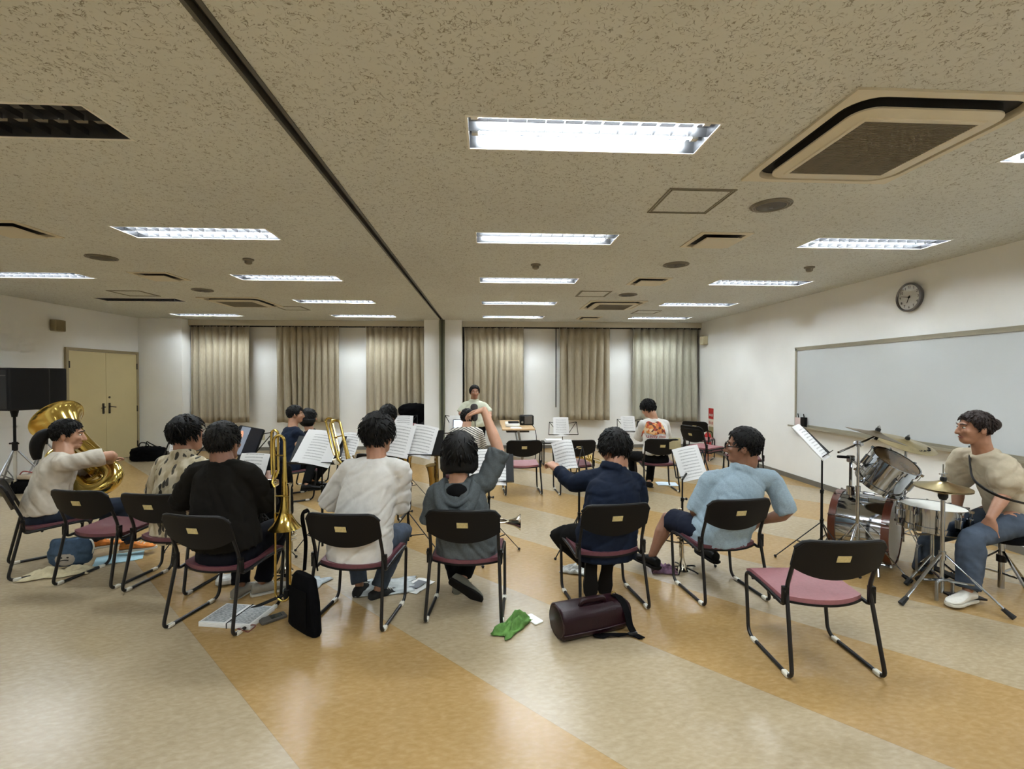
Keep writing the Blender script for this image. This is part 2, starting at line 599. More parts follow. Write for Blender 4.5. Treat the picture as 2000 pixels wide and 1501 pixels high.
# ---------------------------------------------------------------- air conditioners, grilles, hatches, detectors
M_AC = mat('air_conditioner_ivory', (216, 208, 186), 0.45, var=0.02)
M_ACG = mat('air_conditioner_grille', (120, 112, 92), 0.6, var=0.05, scale=60)
def rrect(hx, hy, r, z, n=6):
    out = []
    for cx, cy, a0 in ((hx - r, hy - r, 0), (-hx + r, hy - r, 90), (-hx + r, -hy + r, 180), (hx - r, -hy + r, 270)):
        for k in range(n + 1):
            a = R(a0 + 90 * k / n)
            out.append(V((cx + r * math.cos(a), cy + r * math.sin(a), z)))
    return out
def cassette():
    root = thing('air_conditioner', (0, 0, 0), 'x', 'air conditioner')
    MB().rings([rrect(0.475, 0.475, 0.004, 0.002), rrect(0.475, 0.475, 0.004, -0.012), rrect(0.435, 0.435, 0.13, -0.014), rrect(0.428, 0.428, 0.125, 0.0), rrect(0.428, 0.428, 0.125, 0.06)], caps=False).build('outer_panel', M_AC, root, smooth=30)
    MB().rings([rrect(0.43, 0.43, 0.125, 0.02), rrect(0.372, 0.372, 0.1, 0.02), rrect(0.372, 0.372, 0.1, -0.022), rrect(0.01, 0.01, 0.005, -0.022)]).build('air_slot', M_RUBBER, root)
    MB().rings([rrect(0.376, 0.376, 0.1, -0.022), rrect(0.376, 0.376, 0.1, -0.03), rrect(0.36, 0.36, 0.09, -0.036), rrect(0.02, 0.02, 0.01, -0.036)]).build('inner_panel', M_AC, root, smooth=30)
    MB().rings([rrect(0.31, 0.31, 0.012, -0.035), rrect(0.306, 0.306, 0.012, -0.042), rrect(0.285, 0.285, 0.004, -0.042), rrect(0.283, 0.283, 0.004, -0.037)], caps=False).build('grille_frame', M_AC, root, smooth=20)
    sl = MB().box((0, 0, -0.039), (0.566, 0.007, 0.004)).mesh('intake_slat', M_ACG)
    MB().box((0, 0, -0.0365), (0.57, 0.57, 0.001)).build('intake_backing', mat('intake_mesh', (92, 86, 70), 0.8), root, smooth=False)
    for k in range(44):
        b = bpy.data.objects.new('intake_slat', sl)
        COL.objects.link(b)
        b.parent = root
        b.location = (0, -0.2795 + 0.013 * k, 0)
    return root
ac = cassette()
for i, ((x, y), lab) in enumerate(zip(CASS, ('large square ceiling air conditioner beside the nearest lamp', 'square ceiling air conditioner far off near the back curtains, right of the track', 'square ceiling air conditioner far off, left of the track'))):
    o = ac if i == 0 else copy_tree(ac)
    o.location = (x, y, CEIL)
    o['label'] = lab
    o['group'] = 'ceiling air conditioners'

def grille():
    root = thing('ceiling_diffuser', (0, 0, 0), 'x', 'air vent')
    MB().rings([rrect(0.235, 0.235, 0.004, 0.002, 1), rrect(0.235, 0.235, 0.004, -0.006, 1), rrect(0.19, 0.19, 0.004, -0.008, 1), rrect(0.188, 0.188, 0.004, 0.012, 1)], caps=False).build('diffuser_frame', M_AC, root, smooth=20)
    MB().box((0, 0, 0.015), (0.38, 0.38, 0.005)).build('duct_opening', M_RUBBER, root, smooth=False)
    MB().rings([rrect(0.15, 0.15, 0.004, -0.034, 1), rrect(0.155, 0.155, 0.004, -0.028, 1), rrect(0.155, 0.155, 0.004, -0.024, 1)]).build('center_plate', M_AC, root, smooth=20)
    return root
gr = grille()
for i, ((x, y), lab) in enumerate(zip(GRIL, ('nearest square air vent right of the track, beyond the large air conditioner', 'second square air vent right of the track', 'small far square air vent right of the track, close to the back curtains', 'square air vent left of the track, between two lit lamps', 'square air vent cut off by the left edge of the picture'))):
    o = gr if i == 0 else copy_tree(gr)
    o.location = (x, y, CEIL)
    o['label'] = lab
    o['group'] = 'square air vents'

M_HATCH = mat('hatch_aluminium', (140, 136, 118), 0.45, 0.4)
for (x, y, lab) in ((1.44, 3.31, 'nearest square access hatch, between the nearest two lamps right of the track'), (1.58, 6.99, 'square access hatch just before the far right air conditioner'), (3.02, 8.86, 'farthest square access hatch, close to the right wall lamps'), (-5.24, 7.3, 'square access hatch beside the unlit lamp on the left'), (-3.5, 8.7, 'faint square access hatch beside the far left air conditioner')):
    o = thing('access_hatch', (x, y, CEIL), lab, 'hatch', group='ceiling access hatches')
    for q in (0.225, 0.205):
        for s in (-1, 1):
            MB().box((s * q, 0, -0.003), (0.008, 2 * q + 0.008, 0.008)).build('hatch_frame', M_HATCH, o, smooth=False)
            MB().box((0, s * q, -0.003), (2 * q - 0.008, 0.008, 0.008)).build('hatch_frame', M_HATCH, o, smooth=False)
    MB().box((0, 0, -0.001), (0.4, 0.4, 0.004)).build('hatch_panel', M_CEIL, o, smooth=False)

M_SPK = mat('speaker_mesh_grey', (84, 80, 74), 0.6, var=0.1, scale=200)
M_SPK2 = mat('speaker_ring_grey', (126, 120, 106), 0.5)
for (x, y, lab) in ((2.065, 3.345, 'nearest round ceiling speaker with a dark grille'), (2.09, 5.14, 'second round ceiling speaker right of the track'), (2.12, 7.03, 'farthest round ceiling speaker right of the track'), (-4.02, 5.15, 'round ceiling speaker at the left, nearer of the two'), (-4.07, 6.98, 'round ceiling speaker at the left, farther of the two')):
    o = thing('ceiling_speaker', (x, y, CEIL), lab, 'speaker', group='round ceiling speakers')
    for k, rr in enumerate((0.135, 0.12, 0.105)):
        MB().tube([(rr * math.cos(a), rr * math.sin(a), -0.004 - 0.003 * k) for a in [2 * PI * i / 32 for i in range(32)]], 0.006, 6, closed=True).build('speaker_ring', M_SPK2, o)
    MB().lathe([(0.001, -0.02), (0.07, -0.018), (0.095, -0.012), (0.1, 0.0)], 32).build('speaker_grille', M_SPK, o)
    MB().box((0, 0, -0.022), (0.03, 0.01, 0.004)).build('speaker_badge', M_STEEL, o, smooth=False)
for (x, y, lab) in ((0.535, 5.22, 'small smoke detector right of the track'), (3.65, 5.18, 'small smoke detector near the right wall'), (-2.53, 5.15, 'small smoke detector left of the track')):
    o = thing('smoke_detector', (x, y, CEIL), lab, 'smoke detector', group='smoke detectors')
    MB().lathe([(0.0, 0.0), (0.055, 0.0), (0.055, -0.012), (0.04, -0.02)], 20).build('detector_base', M_SPK2, o)
    MB().lathe([(0.038, -0.018), (0.036, -0.045), (0.02, -0.055), (0.001, -0.056)], 20).build('detector_head', M_SPK2, o)

# ---------------------------------------------------------------- curtains
def curtain_mat(name, a, b):
    m = bpy.data.materials.new(name)
    t = NT(m)
    co = t.n('ShaderNodeTexCoord')
    mp = t.n('ShaderNodeMapping')
    mp.inputs['Scale'].default_value = (60, 60, 6)
    t.l(co.outputs['Object'], mp.inputs[0])
    nz = t.n('ShaderNodeTexNoise', i_Scale=2.0, i_Detail=4.0)
    t.l(mp.outputs[0], nz.inputs['Vector'])
    t.l(t.ramp(nz.outputs['Fac'], [(0.3, lin(a)), (0.7, lin(b))]), t.b.inputs['Base Color'])
    t.b.inputs['Roughness'].default_value = 0.85
    t.b.inputs['Sheen Weight'].default_value = 0.2
    t.bump(nz.outputs['Fac'], 0.15, 0.003)
    return m
M_CURT = curtain_mat('curtain_linen', (164, 153, 131), (182, 172, 149))
M_CURT2 = curtain_mat('curtain_linen_pale', (166, 163, 146), (182, 179, 162))
def curtain(x0, x1, z0, folds, seed, lab, m=M_CURT, gather=0.0):
    rnd = random.Random(seed)
    n = folds * 10
    ph = [rnd.uniform(-0.9, 0.9) for _ in range(folds + 2)]
    am = [rnd.uniform(0.55, 1.2) for _ in range(folds + 2)]
    rows = 14
    grid = []
    for j in range(rows + 1):
        v = j / rows
        row = []
        for i in range(n + 1):
            u = i / n
            k = u * folds
            ki = int(min(k, folds - 1))
            f = k - ki
            a = am[ki] * (1 - f) + am[ki + 1] * f
            p = ph[ki] * (1 - f) + ph[ki + 1] * f
            wv = math.sin(2 * PI * k + p * (0.5 + 0.8 * v) + 0.5 * math.sin(3 * v + ki))
            amp = 0.046 * a * (0.45 + 0.55 * min(1, v * 2.5 + 0.1))
            y = 10.575 + amp * wv + 0.012 * math.sin(9 * u + 2 * v + seed)
            x = x0 + (x1 - x0) * u + 0.012 * math.cos(2 * PI * k + p) + gather * (u - 0.5) * v * 0.1
            row.append((x, y - 0.02, 2.73 - (2.73 - z0) * v + 0.006 * math.sin(7 * u + seed) * v))
        grid.append(row)
    o = thing('curtain', ((x0 + x1) / 2, 10.555, 0), lab, 'curtain', group='drawn window curtains')
    mb = MB().slab(grid, 0.004)
    c = mb.build('curtain_cloth', m, None, smooth='all', origin=((x0 + x1) / 2, 10.555, 0))
    c.location = (0, 0, 0)
    c.parent = o
    hk = MB()
    for i in range(folds + 1):
        x = x0 + (x1 - x0) * i / folds - (x0 + x1) / 2
        hk.box((x, 0, 2.732), (0.006, 0.012, 0.02))
    hk.build('curtain_hooks', M_WHITE, o, smooth=False)
    return o
curtain(-6.42, -5.18, 0.64, 9, 1, 'beige curtain at far left beside the double doors')
curtain(-4.62, -3.27, 0.64, 10, 2, 'beige curtain in the middle of the left window wall')
curtain(-2.68, -1.39, 0.64, 9, 3, 'beige curtain against the left side of the middle column')
curtain(-0.52, 0.80, 0.66, 9, 4, 'beige curtain right of the middle column behind the standing conductor')
curtain(1.62, 2.76, 0.66, 7, 5, 'beige curtain with deep folds in the middle of the right window wall', M_CURT)
curtain(3.30, 4.80, 0.62, 9, 6, 'pale greenish curtain in the right back corner', M_CURT2)
# cord beside the folds
for x in (1.55, -0.54, -6.41):
    MB().cyl((x, 10.6, 0.95), (x, 10.6, 2.74), 0.012, 6).build('curtain_pull_rod', M_BLACK, wall_back)

# ---------------------------------------------------------------- double doors in the left wall
M_DOOR = mat('door_cream', (204, 188, 142), 0.5, var=0.02, scale=3)
M_DFR = mat('door_frame_tan', (158, 144, 112), 0.5, var=0.04)
dr = thing('door_1', (XL, 9.5, 0), 'pair of cream double doors with dark lever handles', 'door')
dr['kind'] = 'structure'
for a, b in ((-0.93, -0.88), (0.72, 0.77)):
    MB().box2((0, a, 0), (0.035, b, 2.15)).build('door_frame', M_DFR, dr, smooth=False)
MB().box2((0, -0.88, 2.10), (0.035, 0.72, 2.15)).build('door_frame', M_DFR, dr, smooth=False)
for s, (a, b) in enumerate(((-0.876, -0.075), (-0.069, 0.716))):
    d = MB().box2((0.0, a, 0.008), (0.025, b, 2.096)).build('door_leaf', M_DOOR, dr, smooth=False)
    hy = b - 0.07 if s == 0 else a + 0.07
    h = MB()
    h.box2((0.025, hy - 0.02, 0.93), (0.033, hy + 0.02, 1.13))
    h.tube(fillet([(0.033, hy, 1.06), (0.075, hy, 1.06), (0.075, hy + (-0.10 if s == 0 else 0.10), 1.045)], 0.015), 0.009, 8)
    h.build('lever_handle', mat('handle_bronze', (70, 64, 56), 0.35, 0.8), d)
    if s == 1:
        MB().cyl((0.025, hy, 1.24), (0.036, hy, 1.24), 0.02, 14).build('deadbolt', MATS['handle_bronze'], d)
    for z in (0.25, 0.98, 1.85):
        y = a if s == 0 else b
        MB().cyl((0.035, y, z - 0.06), (0.035, y, z + 0.06), 0.012, 10).build('hinge', MATS['handle_bronze'], d)
# ---------------------------------------------------------------- stacking chairs
M_SEAT = mat('seat_vinyl_shaded', (98, 54, 62), 0.5, var=0.1, scale=60, bump=0.12, bscale=300)  # seat vinyl as it looks in shade, the darkening put into its colour
M_SEATP = mat('seat_vinyl_lit', (144, 92, 96), 0.5, var=0.08, scale=60, bump=0.1, bscale=300)  # the same vinyl as it looks lit, the brightening put into its colour
M_BACK = mat('charcoal_plastic', (19, 18, 19), 0.55, spec=0.2, var=0.06, scale=40, bump=0.1, bscale=250)
M_FRAME = mat('grey_black_tube', (22, 21, 22), 0.42, 0.25, var=0.1)
M_GLIDE = mat('clear_glide', (214, 210, 196), 0.3, var=0.05)
M_STICK = mat('sticker_cream', (206, 190, 138), 0.6, var=0.12, scale=90)
def chair_proto():
    root = thing('stacking_chair', (0, 0, 0), 'x', 'chair')
    # side frames: upright, floor rail, front leg and seat rail in one bent tube
    for s in (-1, 1):
        pts = fillet([(s * 0.225, -0.005, 0.735), (s * 0.228, 0.095, 0.465), (s * 0.25, 0.0, 0.012), (s * 0.25, 0.455, 0.012), (s * 0.245, 0.50, 0.393), (s * 0.238, 0.30, 0.382), (s * 0.238, 0.10, 0.362), (s * 0.248, 0.085, 0.455)], [0, 0.05, 0.05, 0.06, 0.05, 0.05, 0.03, 0], 5)
        MB().tube(pts, 0.011, 8).build('side_frame', M_FRAME, root)
        MB().box((s * 0.238, 0.09, 0.425), (0.03, 0.026, 0.09)).build('frame_sleeve', M_BLACK, root, smooth=False)
        for y in (0.055, 0.385):
            MB().rbox((s * 0.25, y, 0.012), (0.03, 0.05, 0.022), 0.008).build('floor_glide', M_GLIDE, root)
    for y, z in ((0.2, 0.358), (0.44, 0.368)):
        MB().cyl((-0.238, y, z), (0.238, y, z), 0.009, 8).build('cross_bar', M_FRAME, root)
    # seat
    g, g2 = [], []
    for j in range(11):
        v = j / 10
        row, row2 = [], []
        for i in range(13):
            u = -1 + 2 * i / 12
            w = 0.226 + 0.012 * v
            yr = 0.075 + 0.075 * u * u
            yf = 0.515 - 0.012 * abs(u) ** 4
            y = yr + (yf - yr) * v
            z = 0.385 + 0.024 * v - 0.016 * (1 - u * u) * math.sin(PI * v) - (0.022 * max(0, (v - 0.85) / 0.15) ** 2)
            row.append((u * w, y, z))
            row2.append((u * (w + 0.004), y + (v - 0.5) * 0.008, z - 0.017))
        g.append(row)
        g2.append(row2)
    MB().slab(g, 0.026).build('seat_pad', M_SEAT, root, smooth=50)
    MB().slab(g2, 0.012).build('seat_shell', M_BLACK, root, smooth=50)
    # backrest
    g = []
    def pt(u, z, off=0.0):
        t = (z - 0.465) / 0.27
        return V((0.24 * u, 0.095 - 0.10 * t - 0.036 * (1 - u * u) + off, z))
    for j in range(9):
        v = j / 8
        row = []
        for i in range(17):
            u = -1 + 2 * i / 16
            zt = 0.757 - 0.045 * max(0, (abs(u) - 0.78) / 0.22) ** 2.2
            zb = 0.532 + 0.072 * abs(u) ** 2.2
            row.append(pt(u, zb + (zt - zb) * v))
        g.append(row)
    MB().slab(g, 0.018).build('back_panel', M_BACK, root, smooth=50)
    top = []
    for i in range(17):
        u = -1 + 2 * i / 16
        top.append(pt(u, 0.758 - 0.045 * max(0, (abs(u) - 0.78) / 0.22) ** 2.2))
    MB().tube(top, 0.011, 8).build('back_rim', M_BLACK, root)
    st = []
    for z in (0.645, 0.682):
        st.append([pt(u, z, -0.0145) for u in (-0.15, 0.0, 0.15)])
    MB().slab(st, 0.003).build('label_sticker', M_STICK, root, smooth=False)
    return root
CH = chair_proto()
CH_USED = [False]
def chair(x, y, deg, lab, group='stacking chairs in the front row', seat=None, z=0):
    """x, y: middle of the rear feet on the floor; deg: turn clockwise from facing the curtains"""
    o = copy_tree(CH) if CH_USED[0] else CH
    CH_USED[0] = True
    o.location = (x, y, z)
    o.rotation_euler = (0, 0, R(-deg))
    o['label'] = lab
    o['group'] = group
    if seat is not None:
        for c in o.children:
            if c.name.startswith('seat_pad'):
                c.data = c.data.copy()
                c.data.materials[0] = seat
    return o
chair(-3.948, 4.065, 46, 'chair cut by the left picture edge, carrying the tuba player')
chair(-3.10, 3.74, 10, 'empty charcoal chair with seat in the shaded wine tone beside the tuba player')
chair(-2.48, 3.60, 9, 'chair of the player in the leaf-patterned shirt')
chair(-1.82, 3.03, 13, 'chair of the balding player in the black T-shirt, over the sheet bundle')
chair(-0.915, 3.014, 9, 'chair of the player in the white T-shirt, black bag hung beside it')
chair(-0.16, 3.053, 5, 'chair of the player in the grey hoodie')
chair(0.872, 3.146, -7, 'chair of the player in the denim shirt, behind the burgundy case')
chair(1.773, 3.225, -6, 'chair of the player in the light blue polo shirt')
chair(1.862, 2.383, 2.5, 'empty chair nearest the camera with seat in the lit rose tone, before the drum kit', seat=M_SEATP)
G2 = 'stacking chairs further back'
chair(0.50, 6.40, -3, 'empty chair with seat in the lit rose tone in the open middle of the room', G2, M_SEATP)
chair(1.245, 6.38, -4, 'chair with brass instrument lying on its seat', G2)
chair(2.436, 6.445, 3, 'chair of the phone-reading player in the white printed T-shirt', G2)
# ---------------------------------------------------------------- people: builders
def remesh(mb, voxel, name, material, parent, it=4, wrinkle=0.0, wscale=(10, 9, 3.0), origin=(0, 0, 0), seed=0.0, fac=0.5):
    """union of closed pieces -> one continuous smooth skin; cloth gets folds"""
    me = mb.mesh(name + '_raw')
    tmp = bpy.data.objects.new('tmp', me)
    COL.objects.link(tmp)
    m = tmp.modifiers.new('r', 'REMESH')
    m.mode = 'VOXEL'
    m.voxel_size = voxel
    s = tmp.modifiers.new('s', 'SMOOTH')
    s.factor = fac
    s.iterations = it
    dg = bpy.context.evaluated_depsgraph_get()
    out = bpy.data.meshes.new_from_object(tmp.evaluated_get(dg))
    bpy.data.objects.remove(tmp)
    bpy.data.meshes.remove(me)
    out.name = name
    if wrinkle:
        nr = [v.normal.copy() for v in out.vertices]
        sx, sy, sz = wscale
        for v, n in zip(out.vertices, nr):
            ca, sa = (0.82, 0.57) if int(seed) % 2 == 0 else (0.6, -0.8)
            p = V(((v.co.x * ca + v.co.z * sa) * sz + seed, (v.co.z * ca - v.co.x * sa) * sx, v.co.y * 5 + seed))
            q = noise.noise(p + V((2.0 * noise.noise(p * 0.6), 0, 0)))
            q2 = noise.noise(p * 2.1 + V((4, 2, 1)))
            v.co += n * wrinkle * (0.55 - 1.1 * max(0.0, 1 - 4.5 * abs(q)) - 0.35 * max(0.0, 1 - 4 * abs(q2)))
    o = V(origin)
    for v in out.vertices:
        v.co -= o
    out.materials.clear()
    out.materials.append(material)
    out.polygons.foreach_set('use_smooth', [True] * len(out.polygons))
    ob = bpy.data.objects.new(name, out)
    COL.objects.link(ob)
    ob.parent = parent
    return ob

def sup(c, u, v, n=16, e=2.4):
    """superellipse ring: centre, half-axis vectors"""
    out = []
    for k in range(n):
        a = 2 * PI * k / n
        x, y = math.cos(a), math.sin(a)
        q = (abs(x) ** e + abs(y) ** e) ** (-1 / e)
        out.append(c + u * (x * q) + v * (y * q))
    return out

def limb(mb, pts, rad, n=10):
    """tapered limb with round ends"""
    pts = [V(p) for p in pts]
    d0 = (pts[0] - pts[1]).normalized() * rad[0]
    d1 = (pts[-1] - pts[-2]).normalized() * rad[-1]
    P = [pts[0] + d0 * 0.85, pts[0] + d0 * 0.5] + pts + [pts[-1] + d1 * 0.5, pts[-1] + d1 * 0.85]
    r = [rad[0] * 0.4, rad[0] * 0.85] + list(rad) + [rad[-1] * 0.85, rad[-1] * 0.4]
    mb.tube(P, r, n)

def seg(a, b, prof):
    """points and radii along a bone; prof: list of (t, radius)"""
    return [a.lerp(b, t) for t, _ in prof], [r for _, r in prof]

def hand(mb, wrist, d, nrm, side, curl=25, size=1.0, spread=6, thumb=35):
    """palm with five separate fingers; d: pointing direction, nrm: back of the hand, side: +1 if the thumb is on lateral +"""
    d = V(d).normalized()
    nrm = V(nrm)
    nrm = (nrm - d * nrm.dot(d)).normalized()
    lat = d.cross(nrm) * side          # towards the thumb
    s = size
    rs = []
    for t, w, h in ((-0.02, 0.024, 0.02), (0.0, 0.027, 0.019), (0.03, 0.036, 0.017), (0.065, 0.040, 0.015), (0.088, 0.038, 0.012)):
        rs.append(sup(wrist + d * t * s, lat * w * s, nrm * h * s, 12))
    mb.rings(rs)
    for k, (off, ln, r) in enumerate(((0.029, 0.070, 0.0088), (0.0095, 0.079, 0.009), (-0.0105, 0.074, 0.0088), (-0.029, 0.058, 0.008))):
        base = wrist + d * (0.08 * s) + lat * off * s
        dd = (d + lat * math.tan(R(spread)) * off / 0.03).normalized()
        ax = dd.cross(nrm).normalized()
        pts = [base]
        a = curl * (0.5 + 0.12 * k)
        for j, f in enumerate((0.45, 0.32, 0.23)):
            q = Quaternion(ax, -R(a))
            pts.append(pts[-1] + (q @ dd) * ln * f * s)
            a += curl * (0.9 + 0.1 * k)
        limb(mb, pts, [r * s, r * 0.97 * s, r * 0.9 * s, r * 0.78 * s], 8)
    b = wrist + d * 0.018 * s + lat * 0.028 * s - nrm * 0.004 * s
    td = (d * math.cos(R(thumb)) + lat * math.sin(R(thumb)) - nrm * 0.25).normalized()
    t1 = b + td * 0.042 * s
    t2 = t1 + (td + d * 0.25).normalized() * 0.032 * s
    t3 = t2 + (td + d * 0.45 - nrm * 0.15).normalized() * 0.025 * s
    limb(mb, [b, t1, t2, t3], [0.014 * s, 0.0115 * s, 0.0105 * s, 0.008 * s], 8)

def head_frame(c, yaw, pitch=0, roll=0):
    return Matrix.Translation(c) @ Matrix.Rotation(R(-yaw), 4, 'Z') @ Matrix.Rotation(R(-pitch), 4, 'X') @ Matrix.Rotation(R(roll), 4, 'Y')

def head_geo(mb, M, s=1.0):
    h = MB()
    h.ell((0, -0.012, 0.032), (0.074, 0.092, 0.086), n=18, m=12)
    h.ell((0, 0.026, -0.02), (0.061, 0.068, 0.092), n=16, m=10)
    h.ell((0, 0.045, -0.08), (0.047, 0.046, 0.036), n=14, m=8)
    h.ell((0, 0.08, 0.026), (0.05, 0.016, 0.012), n=12, m=6)
    limb(h, [(0, 0.092, 0.012), (0, 0.104, -0.012), (0, 0.11, -0.034)], [0.007, 0.010, 0.013], 8)
    h.ell((0.012, 0.098, -0.037), (0.009, 0.01, 0.008), n=8, m=5)
    h.ell((-0.012, 0.098, -0.037), (0.009, 0.01, 0.008), n=8, m=5)
    for sx in (-1, 1):
        h.ell((sx * 0.077, -0.008, -0.008), (0.010, 0.020, 0.032), Matrix.Rotation(R(sx * 12), 3, 'Z'), 10, 6)
        h.ell((sx * 0.036, 0.072, -0.02), (0.022, 0.022, 0.02), n=10, m=6)
    limb(h, [(0, -0.028, 0.0), (0, -0.03, -0.1)], [0.055, 0.056], 12)
    h.v = [M @ (p * s) for p in h.v]
    mb.add(h.v, h.f)

def skull_r(d):
    """distance from the head centre to the head surface along unit direction d (local axes)"""
    best = 0.05
    for c, r in (((0, -0.012, 0.032), (0.074, 0.092, 0.086)), ((0, 0.026, -0.02), (0.061, 0.068, 0.092))):
        q = V((d.x / r[0], d.y / r[1], d.z / r[2]))
        o = V((-c[0] / r[0], -c[1] / r[1], -c[2] / r[2]))
        A, B, C = q.dot(q), q.dot(o), o.dot(o) - 1
        D = B * B - A * C
        if D > 0:
            best = max(best, (-B + math.sqrt(D)) / A)
    return best

def hair_mesh(M, style, s, material, parent, origin, seed=0):
    """cap of hair grown off the skull along a hairline"""
    th, lines, low, tuft = {
        'short': (0.021, ((0, 42), (35, 38), (62, 14), (78, -20), (92, -6), (112, -14), (140, -46), (180, -52)), None, 0.012),
        'crop': (0.014, ((0, 46), (35, 42), (62, 18), (78, -12), (92, 0), (112, -10), (140, -42), (180, -48)), None, 0.006),
        'full': (0.026, ((0, 30), (35, 26), (60, 6), (78, -18), (92, -8), (112, -16), (140, -44), (180, -50)), None, 0.018),
        'bob': (0.026, ((0, 26), (35, 18), (52, -20), (66, -58), (92, -60), (120, -56), (150, -50), (180, -47)), 0.108, 0.006),
        'tied': (0.011, ((0, 40), (40, 34), (66, 8), (80, -10), (95, 4), (115, -12), (140, -40), (180, -46)), None, 0.005),
        'long': (0.022, ((0, 34), (35, 26), (52, -20), (68, -62), (92, -66), (120, -66), (150, -66), (180, -66)), 0.118, 0.008),
    }[style]
    def line(az):
        az = abs(az)
        for (a0, e0), (a1, e1) in zip(lines, lines[1:]):
            if az <= a1:
                f = (az - a0) / (a1 - a0)
                f = f * f * (3 - 2 * f)
                return e0 + (e1 - e0) * f
        return lines[-1][1]
    rs = []
    na, ne = 56, 34
    for j in range(ne + 1):
        el = -88 + 177 * j / ne
        ring = []
        for i in range(na):
            az = -180 + 360 * i / na
            d = V((math.cos(R(el)) * math.sin(R(az)), math.cos(R(el)) * math.cos(R(az)), math.sin(R(el))))
            r0 = skull_r(d)
            t = (el - line(az)) / 9.0
            t = max(0.0, min(1.0, t + 0.5))
            t = t * t * (3 - 2 * t)
            st = noise.noise(V((az * 0.16, el * 0.03, seed))) + 0.6 * noise.noise(d * 9 + V((seed, 0, 0)))
            thick = th * (0.9 + 0.3 * max(0, d.z)) + tuft * st * (0.4 + 0.6 * max(0, min(1, 0.5 + d.z)))
            r = r0 + thick
            if low:
                q = max(0.0, min(1.0, (42 - el) / 52))
                r += (low - 0.094) * q * q * (3 - 2 * q)
                if el < -8:
                    r = max(r, min(low * 1.1 / max(0.2, math.cos(R(el))), 0.15) + tuft * 0.5 * st)
            ring.append(M @ (d * (r * t + r0 * 0.86 * (1 - t)) * s))
        rs.append(ring)
    mb = MB().rings(rs)
    rnd = random.Random(int(seed * 10) + 5)
    cr = V((0.05, -0.55, 0.83)).normalized()
    done = 0
    while done < (420 if low is None else 300):
        az, el = rnd.uniform(-180, 180), math.degrees(math.asin(rnd.uniform(-0.85, 0.98)))
        if el < line(az) + 2:
            continue
        done += 1
        d = V((math.cos(R(el)) * math.sin(R(az)), math.cos(R(el)) * math.cos(R(az)), math.sin(R(el))))
        fl = d - cr
        fl = fl - d * fl.dot(d) + V((rnd.uniform(-0.3, 0.3), rnd.uniform(-0.3, 0.3), rnd.uniform(-0.5, 0.1)))
        fl = (fl - d * fl.dot(d)).normalized()
        rr = skull_r(d) + th * 0.85
        if low:
            q = max(0.0, min(1.0, (42 - el) / 52))
            rr += (low - 0.094) * q * q * (3 - 2 * q)
        ln = rnd.uniform(0.02, 0.045) * (1.5 if low else (0.6 if style in ('crop', 'tied') else 1.0))
        p0, p1, p2 = d * rr, d * (rr + 0.25 * th) + fl * ln * 0.5, d * (rr + tuft * rnd.uniform(-0.3, 0.8)) + fl * ln - d * ln * ln * 2.5
        wd = rnd.uniform(0.003, 0.0065)
        mb.tube([M @ (p * s) for p in (p0, p1, p2)], [wd, wd * 0.9, 0.0008], 4)
    return mb.build('hair', material, parent, smooth='all', origin=None) if origin is None else _shift(mb, origin).build('hair', material, parent, smooth='all')

def _shift(mb, o):
    o = V(o)
    mb.v = [p - o for p in mb.v]
    return mb

def torso_rings(pel, neck, hl, sl, a, b, back=0.0, ext=0.1):
    """rings up the trunk. hl, sl: lateral unit vectors (to the wearer's right) at hips and shoulders"""
    pel, neck = V(pel), V(neck)
    up = neck - pel
    L = up.length
    f0 = up.normalized().cross(hl)
    P = [pel - V((0, 0, ext)), pel, pel + up * 0.3 - f0 * back * 0.8, pel + up * 0.62 - f0 * back, pel + up * 0.85 - f0 * back * 0.6, neck]
    out = []
    for i, t in enumerate((-0.2, -0.05, 0.1, 0.3, 0.5, 0.7, 0.84, 0.93, 1.0)):
        if t <= 0:
            c = pel.lerp(pel - V((0, 0, ext)), -t / 0.2)
        else:
            c = None
            ks = (0, 0.3, 0.62, 0.85, 1.0)
            for k in range(4):
                if t <= ks[k + 1] + 1e-6:
                    q = (t - ks[k]) / (ks[k + 1] - ks[k])
                    c = P[k + 1].lerp(P[k + 2], q)
                    break
        lat = hl.lerp(sl, max(0, min(1, t))).normalized()
        upv = up.normalized()
        fw = upv.cross(lat).normalized()
        if t < 0:
            fw = V((0, 0, 1)).cross(lat).normalized()
        out.append((c, lat * a[i], fw * b[i]))
    return out

